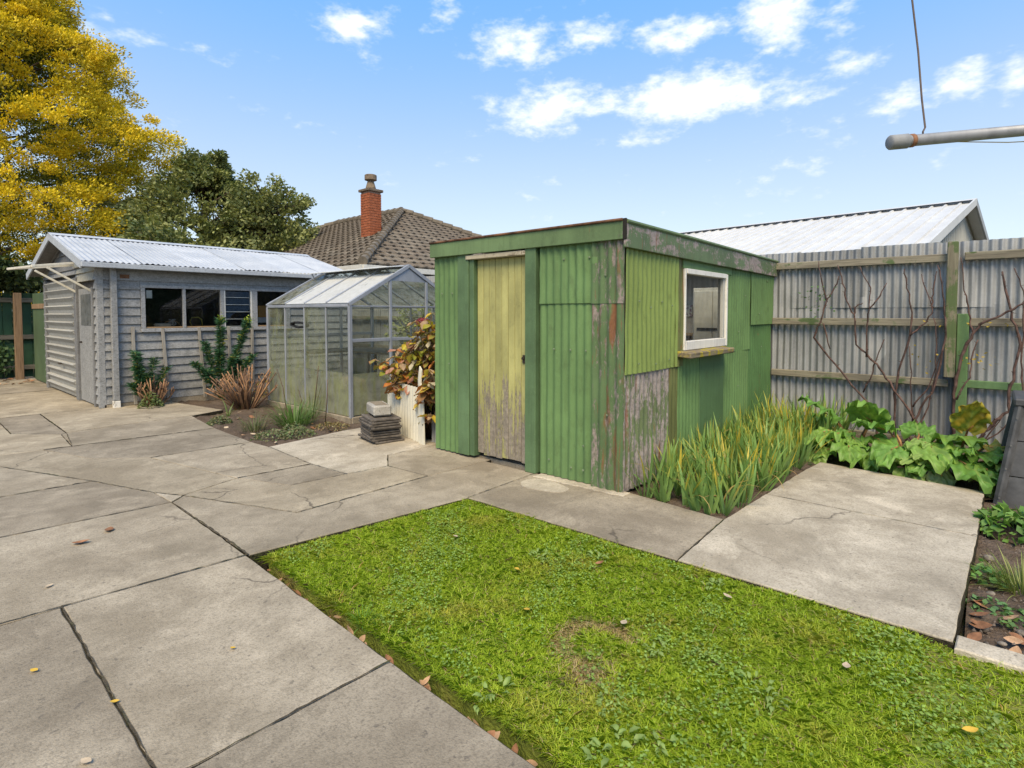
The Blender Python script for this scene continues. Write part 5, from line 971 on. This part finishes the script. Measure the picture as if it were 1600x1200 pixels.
for (x, y, m_, lb) in [(2.48, .40, 3, 'pale dry leaf on the lawn toward the right'), (2.26, 1.92, 2, 'yellow leaf on lawn left of its middle'), (1.98, 1.62, 2, 'yellow sliver of leaf beyond the bare ring'), (2.62, 1.62, 1, 'brown leaf among weeds near the path edge'), (2.35, 2.5, 3, 'pale leaf on the far part of the lawn'), (2.36, .02, 2, 'yellow leaf at the right rim of lawn'), (2.18, 1.22, 3, 'straw coloured leaf right of the bare ring'), (2.72, .95, 3, 'pale leaf near the slab side of lawn')]: fallen(x, y, .012, .05, m_, lb, 'leaves on the lawn', .3)
for k in range(14): fallen(random.uniform(3.1, 3.7), random.uniform(-.25, .03), -.05, random.uniform(.05, .09), random.choice((0, 1, 1)), 'rusty brown leaf on the soil of right bed', 'leaves on the right bed', .5)
for k in range(26): fallen(random.uniform(1.6, 2.2), random.uniform(14.6, 16.1), .012, random.uniform(.07, .12), random.choice((0, 1)), 'brown leaf at the foot of the far green fence', 'leaves by the far fence', .4)
for k in range(24): fallen(random.uniform(2.8, 4.0), random.uniform(5.9, 8.3), -.02, random.uniform(.05, .1), random.choice((0, 1, 3)), 'dry leaf on the bed before the greenhouse', 'leaves on the greenhouse bed', .4)
# ---- flat weeds in the lawn
def rosette(x, y, R, label):
    o = thing('lawn_weed', label, 'weed', (x, y, .004), random.uniform(0, 6), group='flat weeds in the lawn'); n = random.randint(16, 26)
    for i in range(n):
        me = WLF[i % len(WLF)]; s_ = R*random.uniform(.4, .8)/.1; a = random.uniform(0, 6.28); d_ = R*random.random()**.7*.75
        place('leaf', me, o, (d_*math.cos(a)*1.3, d_*math.sin(a)*.8, random.uniform(0, .012)), (random.uniform(-.35, .35), random.uniform(-.45, .25), a + random.uniform(-.9, .9)), (s_, s_*random.uniform(.7, 1.2), s_))
WLF = []
for q in range(7):
    V = []; C = []; k_ = random.uniform(.75, 1.25)
    for i in range(6):
        t = i/5; w = .013*math.sin(math.pi*min(.97, t**.85 + .03))*(1 + .35*(i % 2))
        for s_ in (-1, 0, 1): V.append((t*.055, s_*w + .004*math.sin(5*t + q), .012*t*(1 - t)*4 + (.003 if s_ else 0))); C.append((.25*k_, .36*k_, .085*k_) if s_ else (.32*k_, .42*k_, .12*k_))
    WLF.append(npmesh('weed leaf', V, [(i*3+j, i*3+j+1, i*3+j+4, i*3+j+3) for i in range(5) for j in (0, 1)], LEAF, np.array(C), smooth=True))
for (x, y, R, lb) in [(1.45, 1.36, .10, 'large ragged weed on lawn beside the trench'), (2.48, 1.92, .08, 'flat weed left of the pair near the shed path'), (2.69, 1.67, .09, 'flat weed near the shed path edge, with brown leaf'), (2.1, 1.02, .07, 'flat weed just right of the bare ring'), (2.11, .60, .09, 'dark weed rosette at right of lawn middle'), (1.52, .88, .10, 'largest weed cluster at the bottom of lawn'), (1.62, .78, .07, 'weed beside the largest cluster at the bottom'), (2.42, -.04, .07, 'weed at the right rim of the lawn'), (2.84, .28, .08, 'weed against the slab corner'), (1.72, 1.02, .06, 'small weed between trench and bare ring'), (2.80, 1.05, .07, 'weed along the slab edge'), (1.66, 1.0, .05, 'pale small weed near the bottom of lawn'), (2.2, .86, .05, 'small weed close to the dark rosette')]: rosette(x, y, R, lb)
# moss and blades along the cut lawn edge
tuft('grass_tussock', 'bright tuft hanging over the lawn edge trench', 'tussock', 1.45, 2.16, -.03, 40, .09, .006, 1.2, [(.15, .30, .04)], (.4, 1.5), .04)

# ================================================================ COMPOST BIN, CLOTHES LINE
BIN = m_plain('black plastic', (.075, .076, .08), .55, .25, 12, .4)
cb = thing('compost_bin', 'dark grey tapered plastic compost bin at the right edge', 'bin', (6.0, -.46, -.1)); cx_, cy_, b0, b1, zb, zt = 6.0, -.46, .40, .285, -.1, .70
cs = [(-1, -1), (1, -1), (1, 1), (-1, 1)]
for i in range(4):
    (a, b), (c, d) = cs[i], cs[(i+1) % 4]; q = .012
    for t0, t1 in ((0, .325), (.335, .66), (.67, 1)):
        f = lambda sx_, sy_, t, k: (cx_ + sx_*((b0 + (b1-b0)*t) - k), cy_ + sy_*((b0 + (b1-b0)*t) - k), zb + (zt - zb)*t)
        V = [f(a, b, t0, .004), f(c, d, t0, .004), f(c, d, t1, .004), f(a, b, t1, .004), f(a, b, t0, .02), f(c, d, t0, .02), f(c, d, t1, .02), f(a, b, t1, .02)]
        MB().add(V, [(0, 1, 2, 3), (7, 6, 5, 4), (0, 4, 5, 1), (1, 5, 6, 2), (2, 6, 7, 3), (3, 7, 4, 0)]).build('side_panel', BIN, cb)
    p0 = Vector((cx_ + a*b0, cy_ + b*b0, zb)); p1 = Vector((cx_ + a*b1, cy_ + b*b1, zt)); cs_ = MB().bar(p0, p1, .05, .05, up=(a, b, 0), ch=.01).build('corner_strip', BIN, cb)
    for t in (.12, .4, .62, .88): 
        p = p0.lerp(p1, t) + Vector((a*.0, 0, 0)); MB().tube([p, p + Vector((-.036, 0, 0))], [.008, .007], 8).build('screw', m_plain('screw', (.12, .12, .12), .4, .1) if 'screw' not in bpy.data.materials else bpy.data.materials['screw'], cs_)
MB().obox((cx_, cy_, zt+.025), ((1, 0, 0), (0, 1, 0), (0, 0, 1)), (b1+.035, b1+.035, .03), .012).build('lid', BIN, cb); MB().box((cx_-.06, cy_-.02, zt+.056), (cx_+.06, cy_+.02, zt+.09), .008).build('handle', BIN, cb)
cl_ = thing('clothes_line', 'grey steel arm of a clothes line with hanging wire overhead', 'clothes line', (2.75, -1.05, -.13)); STL = m_galv('galvanised pipe', (.24, .25, .27), (.34, .35, .37), .6, .3, .5)
a0 = Vector((1.70, .21, 1.832)); ad = (Vector((1.92, -.05, 1.862)) - a0).normalized(); mast = a0 + ad*1.62
arm = MB().tube([a0 + ad*.03, a0 + ad*1.62], .0145, 14).build('arm', STL, cl_, smooth=True); MB().tube([a0, a0 + ad*.004, a0 + ad*.045, a0 + ad*.047], [.015, .0185, .0185, .015], 14).build('end_cap', m_plain('end cap', (.26, .27, .28), .7, .3), arm, smooth=True); MB().tube([a0 + ad*.052, a0 + ad*.062], .0165, 10).build('collar', RUST, arm, smooth=True)
MB().tube([(mast.x, mast.y, -.2), (mast.x, mast.y, 2.35)], .025, 12).build('mast', STL, cl_, smooth=True)
w0 = a0 + ad*.085; MB().tube([w0 + Vector((0, 0, .012)), w0 + Vector((.0, 0, .02)), w0 + Vector((.003, -.004, .03)), w0 + Vector((-.002, .004, .10)), w0 + Vector((-.006, .014, .22)), w0 + Vector((-.014, .03, .36)), w0 + Vector((-.02, .04, .62)), mast + Vector((0, 0, .9))], .0022, 6).build('stay_wire', m_plain('wire', (.16, .12, .1), .6, .3), cl_, smooth=True)
MB().tube([(mast.x, mast.y, 2.3), (mast.x, mast.y, mast.z + .92)], .012, 8).build('mast_top', STL, cl_, smooth=True)
MB().tube([a0 + ad*.17 + Vector((0, 0, -.013)), a0 + ad*.30 + Vector((.01, .0, -.024)), a0 + ad*1.55 + Vector((.1, .05, -.05))], .0013, 5).build('line', m_plain('yellow line', (.5, .36, .06), .5, .1), cl_, smooth=True)

# ================================================================ BEYOND THE FENCE
# white roofed garage next door
ng = thing('neighbour_garage', 'neighbouring garage with white ribbed metal roof behind the iron fence', 'garage', (13, 4, -.13))
WR = m_plain('white roofing', (.56, .56, .55), .5, .06, 3, .35); WRT = m_plain('grey trim', (.30, .31, .32), .5, .1); WW = m_plain('cream metal wall', (.50, .50, .46), .6, .06, 3)
rd = Vector((.085, .996, 0)).normalized(); gd_ = Vector((.996, -.085, 0)).normalized(); RP = Vector((13, .31, 3.40)); tanp = .275; half = 4.7; Lr = 9.0
def trap(o, ud, vd, nd, w, h, pitch, amp, mat, name):
    """ribbed metal: flat pans with upstanding ribs"""
    o = Vector(o); ud = Vector(ud); vd = Vector(vd).normalized(); nd = Vector(nd); pr = []; u = 0
    while u < w:
        for du, k in ((0, 0), (pitch*.72, 0), (pitch*.77, 1), (pitch*.9, 1), (pitch*.95, 0)):
            if u + du <= w: pr.append((u + du, k))
        u += pitch
    pr.append((w, 0)); V = []
    for (uu, k) in pr: V.append(o + ud*uu + nd*(k*amp)); V.append(o + ud*uu + nd*(k*amp) + vd*h)
    return MB().add(V, [(2*i, 2*i+2, 2*i+3, 2*i+1) for i in range(len(pr)-1)]).build(name, mat, ng, fix=False)
sl_ = math.hypot(1, tanp)
for i in range(11): trap(RP + rd*(i*.82) + Vector((0, 0, .003*(i % 2))), rd, -gd_ + Vector((0, 0, -tanp)), Vector((0, 0, 1)), .84, half*sl_, .205, .028, WR, 'roof_sheet'); 
for i in range(11): trap(RP + rd*(i*.82) + Vector((0, 0, .003*(i % 2))), rd, gd_ + Vector((0, 0, -tanp)), Vector((0, 0, 1)), .84, half*sl_, .205, .028, WR, 'roof_sheet')
rc = MB()
for s_ in (-1, 1): rc.add([RP + rd*-.02 + Vector((0, 0, .06)), RP + rd*(Lr+.02) + Vector((0, 0, .06)), RP + rd*(Lr+.02) + gd_*s_*.16 + Vector((0, 0, .06 - .16*tanp)), RP + rd*-.02 + gd_*s_*.16 + Vector((0, 0, .06 - .16*tanp))], [(0, 1, 2, 3)])
rc.build('ridge_cap', WR, ng, fix=False)
for s_ in (-1, 1): MB().bar(RP + rd*-.03 + Vector((0, 0, .0)), RP + rd*-.03 + gd_*s_*half + Vector((0, 0, -half*tanp)), .03, .13).build('barge_board', WRT if s_ > 0 else WR, ng)
hw = half - .25; bz = -.13; A = RP + rd*.18
def gp_(k, z_): return Vector((A.x + gd_.x*k, A.y + gd_.y*k, z_))
ez = RP.z - hw*tanp - .03
MB().add([gp_(-hw, bz), gp_(hw, bz), gp_(hw, ez), gp_(0, RP.z - .05), gp_(-hw, ez)], [(0, 1, 2, 3, 4)]).build('gable_wall', WW, ng)
for q in np.arange(-hw + .1, hw, .18):
    zt_ = RP.z - abs(q)*tanp - .07; p = gp_(q, 0) - rd*.012; MB().box((p.x-.025, p.y-.012, bz), (p.x+.025, p.y+.012, zt_), .004).build('wall_rib', WW, ng)
for s_ in (-1, 1):
    p0 = gp_(s_*hw, bz); p1 = p0 + rd*(Lr-.4); MB().add([p0, p1, Vector((p1.x, p1.y, ez)), Vector((p0.x, p0.y, ez))], [(0, 1, 2, 3)]).build('side_wall', WW, ng)
# tiled house
nh = thing('neighbour_house', 'neighbouring house with brown tiled hip roof and brick chimney', 'house', (14, 20, -.13))
TL = [m_plain('roof tile brown', (.145, .118, .088), .9, .22, 6), m_plain('roof tile grey', (.165, .14, .108), .9, .22, 6)]; RW = m_plain('house wall', (.5, .49, .45), .8, .1); FAS = m_plain('house fascia', (.62, .61, .56), .6, .1)
PK = Vector((12.66, 16.19, 5.06)); tp = .485; hd = 5.2; ez = PK.z - hd*tp; RL_ = 4.4     # ridge runs +Y
cor = {'a': Vector((PK.x-hd, PK.y-hd, ez)), 'b': Vector((PK.x+hd, PK.y-hd, ez)), 'c': Vector((PK.x+hd, PK.y+RL_+hd, ez)), 'd': Vector((PK.x-hd, PK.y+RL_+hd, ez)), 'p': PK.copy(), 'q': PK + Vector((0, RL_, 0))}
dn_ = Vector((0, 0, -.03)); MB().add([cor[k] + dn_ for k in 'abcdpq'], [(0, 1, 4), (1, 2, 5, 4), (2, 3, 5), (3, 0, 4, 5)]).build('roof', TL[0], nh, fix=False)
tiles = []; th_, tw_ = .32, .30; slp = math.hypot(1, tp)
for face in (0, 1):
    row = 0; dd = 0.02
    while dd < hd:
        d1 = dd + th_/slp
        wlo, whi = (-(hd - dd) , RL_ + (hd - dd)) if face == 0 else (-(hd - dd), hd - dd)
        w = wlo + (.15 if row % 2 else 0) - .0
        while w < whi + .05:
            c_ = min(w + tw_/2, whi)
            if (c_ - tw_*.4) > wlo - .2 and c_ < whi:
                if face == 0: pos = Vector((PK.x - (hd - dd), PK.y + c_, ez + dd*tp)); ux = Vector((0, -1, 0)); up = Vector((1, 0, tp)).normalized()
                else: pos = Vector((PK.x + c_, PK.y - (hd - dd), ez + dd*tp)); ux = Vector((1, 0, 0)); up = Vector((0, 1, tp)).normalized()
                tiles.append((pos, ux, up))
            w += tw_
        dd += th_/slp*.94; row += 1
nt_ = MB(); s7 = [(-.15, .0), (-.10, .028), (-.04, .032), (.0, .008), (.06, .004), (.11, .01), (.15, .03)]
for k, v0 in ((0, 0.), (1, th_ + .03)):
    for (u_, h_) in s7: nt_.v.append((u_, v0, h_ + .035*(1 - k)))
for (u_, h_) in s7: nt_.v.append((u_, 0, h_ - .005))
for i in range(6): nt_.f.append((i, i+1, i+8, i+7)); nt_.f.append((14+i, 15+i, i+1, i))
tm = [nt_.mesh('tile', TL[i], fix=False, smooth=False) for i in (0, 1)]
vis = sorted(tiles, key=lambda t: (t[0].x**2 + t[0].y**2) - (60 if t[0].z > 3.2 else 0)); bigm = MB(); hro = ORG[nh.name]
for i, (p, ux, up) in enumerate(vis):
    nz_ = ux.cross(up).normalized(); M_ = Matrix((ux, up, nz_)).transposed()
    if i < 290: place('tile', tm[random.random() < .5], nh, p - hro, M_.to_euler())
    else: bigm.add([p + M_ @ Vector(v) for v in nt_.v], nt_.f)
tag(bigm.build('tile_field', TL[0], nh, fix=False), kind='stuff')
for a, b in (('a', 'p'), ('p', 'b'), ('p', 'q'), ('q', 'd')):
    A_, B_ = cor[a], cor[b]; Ls = (B_ - A_).length; k = int(Ls/.36)
    for i in range(k):
        P0 = A_.lerp(B_, i/k); P1 = A_.lerp(B_, (i+1.12)/k); lo = P0 if P0.z <= P1.z else P1
        MB().tube([P0 + Vector((0, 0, .07 if P0.z <= P1.z else .045)), P1 + Vector((0, 0, .045 if P0.z <= P1.z else .07))], [.12 if P0.z <= P1.z else .10, .10 if P0.z <= P1.z else .12], 8).build('ridge_tile', TL[1], nh)
e_ = .45
MB().add([(cor['a'].x+e_, cor['a'].y+e_, -.13), (cor['b'].x-e_, cor['b'].y+e_, -.13), (cor['c'].x-e_, cor['c'].y-e_, -.13), (cor['d'].x+e_, cor['d'].y-e_, -.13)] + [(cor['a'].x+e_, cor['a'].y+e_, ez), (cor['b'].x-e_, cor['b'].y+e_, ez), (cor['c'].x-e_, cor['c'].y-e_, ez), (cor['d'].x+e_, cor['d'].y-e_, ez)], [(0, 1, 5, 4), (1, 2, 6, 5), (2, 3, 7, 6), (3, 0, 4, 7)]).build('wall', RW, nh)
for a, b in ('ab', 'bc', 'cd', 'da'): MB().bar(cor[a] + Vector((0, 0, -.07)), cor[b] + Vector((0, 0, -.07)), .10, .13).build('gutter', FAS, nh)
for (x0_, x1_) in ((PK.x-3.0, PK.x-1.6), (PK.x+.5, PK.x+2.3)):
    yy = cor['a'].y + e_; w_ = MB().box((x0_, yy-.06, .9), (x1_, yy-.01, 2.2), .01).build('window', FAS, nh); MB().box((x0_+.08, yy-.068, .98), (x1_-.08, yy-.061, 2.12), .001).build('pane', m_plain('dark pane', (.04, .05, .055), .1, .1), w_)
# chimney on the left slope
BRK = [m_plain('brick a', (.37, .118, .055), .9, .25, 14), m_plain('brick b', (.33, .10, .045), .9, .25, 14)]
chx, chy = 9.93, 14.17; cw, cdp = .215, .215; zb_ = 3.3; zt_ = 5.02
chm = MB().box((chx-cw+.012, chy-cdp+.012, zb_), (chx+cw-.012, chy+cdp-.012, zt_), .002).build('chimney', m_plain('mortar', (.3, .2, .15), .95, .2), nh)
for mi in (0, 1):
    bm_ = MB(); z_ = zb_; row = 0
    while z_ < zt_ - .05:
        for side in range(4):
            nb = 2; Ls = 2*cw
            for q in range(nb + (row % 2)):
                a = -cw + (q - (.5 if row % 2 else 0))*Ls/nb; b = a + Ls/nb - .01; a = max(a, -cw); b = min(b, cw)
                if b - a < .05 or (q + row + side) % 2 != mi: continue
                lo, hi = [((chx+a, chy-cdp-.004, z_), (chx+b, chy-cdp+.05, z_+.066)), ((chx+a, chy+cdp-.05, z_), (chx+b, chy+cdp+.004, z_+.066)), ((chx-cw-.004, chy+a+.001, z_), (chx-cw+.05, chy+b-.001, z_+.066)), ((chx+cw-.05, chy+a+.001, z_), (chx+cw+.004, chy+b-.001, z_+.066))][side]
                bm_.box(lo, hi, .004)
        z_ += .076; row += 1
    tag(bm_.build('brickwork', BRK[mi], chm), kind='stuff')
CAPM = m_plain('chimney cap', (.17, .13, .095), .9, .3, 12)
MB().box((chx-cw-.05, chy-cdp-.05, zt_), (chx+cw+.05, chy+cdp+.05, zt_+.075), .01).build('cap', CAPM, chm)
MB().lathe([(.16, 0), (.145, .08), (.095, .25), (.09, .27)], (chx, chy, zt_+.076), 12).build('chimney_pot', m_plain('pot clay', (.25, .19, .13), .9, .25), chm, smooth=True); MB().lathe([(.12, 0), (.18, .02), (.18, .16), (.16, .175)], (chx, chy, zt_+.345), 14).build('cowl', CAPM, chm, smooth=False)
MB().obox((chx-.26, chy-.05, 3.58), ((.9, 0, .45), (0, 1, 0), (-.45, 0, .9)), (.05, .3, .01), .002).build('flashing', m_plain('red flashing', (.42, .06, .04), .7, .2), chm)
# far green fence with ivy, at the left
ff = thing('board_fence', 'dark green board fence with timber post at the end of the drive', 'fence', (1.5, 16.4, -.13)); FG = m_paint('dark green boards', (.04, .095, .045), .15, 0, fade=.4)
for i in range(46):
    x = -3.2 + i*.165; MB().box((x, 16.42 + .012*(i % 2), -.05), (x+.158, 16.45 + .012*(i % 2), 1.86), .004).build('board', FG, ff)
for z_ in (1.70, .88, .2): MB().box((-3.2, 16.35, z_-.05), (4.4, 16.418, z_+.05), .006).build('rail', m_wood('fence rail grey', (.2, .17, .12), (.3, .26, .19), axis=0) if 'fence rail grey' not in bpy.data.materials else bpy.data.materials['fence rail grey'], ff)
for x in (2.0, -.4): MB().box((x, 15.6 if x > 1 else 16.2, -.1), (x+.13, 15.73 if x > 1 else 16.34, 1.84), .006).build('post', m_wood('brown post', (.2, .13, .075), (.3, .2, .12), axis=2) if 'brown post' not in bpy.data.materials else bpy.data.materials['brown post'], ff)
gp2 = thing('green_gate_panel', 'plain dark green panel beyond the garage door', 'gate', (2.28, 14.6, 0)); MB().box((2.26, 13.82, .02), (2.30, 15.3, 1.82), .006).build('panel', m_paint('gate green', (.085, .13, .07), .2, 0), gp2); MB().box((2.24, 13.82, 1.5), (2.259, 15.3, 1.6), .004).build('rail', bpy.data.materials['brown post'], gp2)
DKF = m_foliage('tree leaf', .55, .22, .25)
def ivy():
    n = 17000; x = RNG.uniform(-3.2, 2.15, n); z_ = RNG.uniform(0, 2.3, n); lim = 1.75 - .0*x; k = (x < 1.62 + .35*np.sin(z_*3) + RNG.normal(0, .12, n) - .3*np.exp(-((z_-1.3)/.5)**2)); x = x[k]; z_ = z_[k]; n = len(x)
    C = np.stack([x, 16.30 - RNG.random(n)*.35 - .15*(z_ < .7), z_], 1); c = np.array([.055, .10, .035])*RNG.uniform(.5, 1.6, (n, 1)); m_ = (np.abs(z_-1.05) < .25) & (RNG.random(n) < .45); c[m_] = np.array([.22, .11, .06])*RNG.uniform(.6, 1.2, (m_.sum(), 1))
    V, F, c = leaf_cloud(C, RNG.normal(0, 1, (n, 3)) + [0, -.2, -.6], RNG.normal(0, .6, (n, 3)) + [0, -1, .5], RNG.uniform(.05, .11, n), RNG.uniform(.045, .09, n), c); return npmesh('ivy leaves', V, F, DKF, c)
iv = thing('ivy', 'dark ivy with some reddish leaves smothering the far green fence', 'ivy', (0, 16.3, 0)); o = place('foliage', ivy(), iv, (0, -16.3, 0)); MB().tube([(1.2, 16.28, -.1), (1.1, 16.3, .8), (.7, 16.3, 1.6)], .02, 6).build('stem', STEM, iv)

# ---- trees
def tree(name, label, base, trunk, clumps, per, leafL, leafW, colf, upb=.35, flatten=.6, seed=1, droop=0., branches=60, inner=4000, innerc=(.05, .06, .02)):
    r = np.random.default_rng(seed); o = thing(name, label, 'tree', base)
    MB().tube(trunk, np.linspace(.26, .05, len(trunk)).tolist(), 9).build('trunk', m_plain(name + ' bark', (.12, .09, .065), .95, .4, 8), o, smooth=True)
    br = MB(); tk = [Vector(t) for t in trunk]
    for i in r.choice(len(clumps), min(branches, len(clumps)), False):
        c = clumps[i]; e = Vector(c[0]); z_ = max(tk[0].z + .8, e.z - .35*math.hypot(e.x-base[0], e.y-base[1])); f = min(1, (z_ - tk[0].z)/(tk[-1].z - tk[0].z)); b = tk[0].lerp(tk[-1], f); br.tube([b, b.lerp(e, .5) + Vector((0, 0, .1)), e], [.06, .035, .012], 5)
    br.build('limbs', bpy.data.materials[name + ' bark'], o, smooth=True)
    cc = np.array([c[0] for c in clumps]); cr = np.array([c[1] for c in clumps]); n = len(cc)*per; ci = np.repeat(np.arange(len(cc)), per); u = nrm(r.normal(0, 1, (n, 3))); rr = r.random(n)**.45
    P = cc[ci] + u*(rr*cr[ci])[:, None]*[1, 1, flatten]; ax = np.array([base[0], base[1], 0]); out = P - ax; out[:, 2] = 0; out = nrm(out)
    D = out*.8 + u*.6 + r.normal(0, .5, (n, 3)) + [0, 0, upb]; D[:, 2] -= droop; Nn = u*.8 + r.normal(0, .6, (n, 3)) + [0, 0, .7]; col = colf(P, u, ci, r)
    l = leafL*r.uniform(.6, 1.3, n); V, F, c = leaf_cloud(P, D, Nn, l, leafW*r.uniform(.7, 1.3, n), col); place('crown', npmesh('crown', V - np.array(base), F, DKF, c), o)
    return o
def gold_clumps():
    r = np.random.default_rng(3); out = []; bx, by = 2.75, 25.55
    for i in range(2500):
        h = r.random()**.9; z_ = 1.3 + h*13.2; R = np.interp(h, [0, .12, .35, .5, .65, .85, 1], [4.7, 5.1, 5.0, 4.3, 3.5, 1.9, .3])*(1 + .10*math.sin(h*31) + .05*math.sin(h*13 + 1)); a = r.uniform(0, 6.28); R *= 1 + .10*math.sin(a*5 + h*9) + .07*math.sin(a*11 - h*20)
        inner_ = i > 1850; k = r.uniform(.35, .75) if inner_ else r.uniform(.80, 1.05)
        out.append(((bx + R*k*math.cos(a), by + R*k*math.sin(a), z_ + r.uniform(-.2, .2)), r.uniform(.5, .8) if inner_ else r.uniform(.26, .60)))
    return out
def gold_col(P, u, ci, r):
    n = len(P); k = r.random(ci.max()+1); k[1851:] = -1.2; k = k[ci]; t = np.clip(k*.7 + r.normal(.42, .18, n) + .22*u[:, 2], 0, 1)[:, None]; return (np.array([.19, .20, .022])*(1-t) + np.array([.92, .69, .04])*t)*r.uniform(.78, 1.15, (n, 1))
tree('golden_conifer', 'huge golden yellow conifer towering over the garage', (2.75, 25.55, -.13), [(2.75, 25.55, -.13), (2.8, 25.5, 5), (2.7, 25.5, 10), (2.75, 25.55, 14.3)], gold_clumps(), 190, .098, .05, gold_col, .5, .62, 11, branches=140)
def dome(bx, by, zc, rx, rz_, n, seed, rmin=.3, rmax=.6, lo=-.6):
    r = np.random.default_rng(seed); out = []
    while len(out) < n:
        u = nrm(r.normal(0, 1, 3))
        if u[2] < lo: continue
        k = r.uniform(.55, 1.0)**.5*(1 + .10*math.sin(u[0]*7 + seed) + .10*math.sin(u[1]*9) + .07*math.sin(u[2]*11)); out.append(((bx + u[0]*rx*k, by + u[1]*rx*k, zc + u[2]*rz_*k), r.uniform(rmin, rmax)))
    return out
def green_col(P, u, ci, r):
    n = len(P); k = r.random(ci.max()+1)[ci]; t = np.clip(k + r.normal(0, .25, n), 0, 1)[:, None]; return (np.array([.12, .155, .06])*(1-t) + np.array([.335, .345, .13])*t)*r.uniform(.7, 1.3, (n, 1))
tree('broadleaf_tree', 'tall dark green tree between golden conifer and tiled house', (8.0, 21.6, -.13), [(8.0, 21.6, -.13), (8.0, 21.6, 3), (8.0, 21.6, 5.6)], dome(8.0, 21.6, 4.1, 2.5, 2.5, 330, 21, .25, .5) + dome(8.05, 21.5, 6.2, .95, .95, 55, 25, .2, .35), 110, .14, .085, green_col, .2, .8, 21)
tree('broadleaf_tree', 'lower round green tree right beside the tiled house', (9.6, 19.9, -.13), [(9.6, 19.9, -.13), (9.6, 19.9, 2.5), (9.6, 19.9, 5)], dome(9.55, 19.95, 3.7, 1.75, 2.5, 210, 31, .22, .48), 95, .13, .08, green_col, .2, .8, 31)
tree('broadleaf_tree', 'dark shrubby tree low behind the garage roof', (6.2, 19.4, -.13), [(6.2, 19.4, -.13), (6.2, 19.4, 1.8), (6.2, 19.4, 3.2)], dome(6.2, 19.4, 2.4, 2.3, 1.8, 140, 41, .3, .55), 95, .14, .085, green_col, .2, .8, 41)
def hedge_col(P, u, ci, r): return np.array([.055, .075, .028])*r.uniform(.5, 1.6, (len(P), 1))
hc = [((x + random.uniform(-.3, .3), 17.6 + random.uniform(-.4, .4), random.uniform(.4, 2.0)), random.uniform(.4, .6)) for x in np.arange(-3, 6.5, .14)] + [((x + random.uniform(-.3, .3), random.uniform(15.6, 17.2), random.uniform(2.0, 2.4)), random.uniform(.25, .4)) for x in np.arange(-3, 2.4, .045)]
tree('hedge_tree', 'dark hedge behind the far green fence under the golden conifer', (1.5, 17.6, -.13), [(1.5, 17.6, -.13), (1.5, 17.6, 1), (1.5, 17.6, 2)], hc, 110, .13, .09, hedge_col, .2, .8, 51)
hc = [((random.uniform(6.9, 7.5), y_ + random.uniform(-.2, .2), random.uniform(.3, 1.5)), random.uniform(.2, .4)) for y_ in np.arange(6.6, 9.6, .13)]
tree('shrub', 'leafy green shrub between greenhouse and iron fence', (7.2, 8, -.05), [(7.2, 8, -.05), (7.2, 8, .5), (7.2, 8, 1)], hc, 80, .09, .06, green_col, .2, .8, 61)
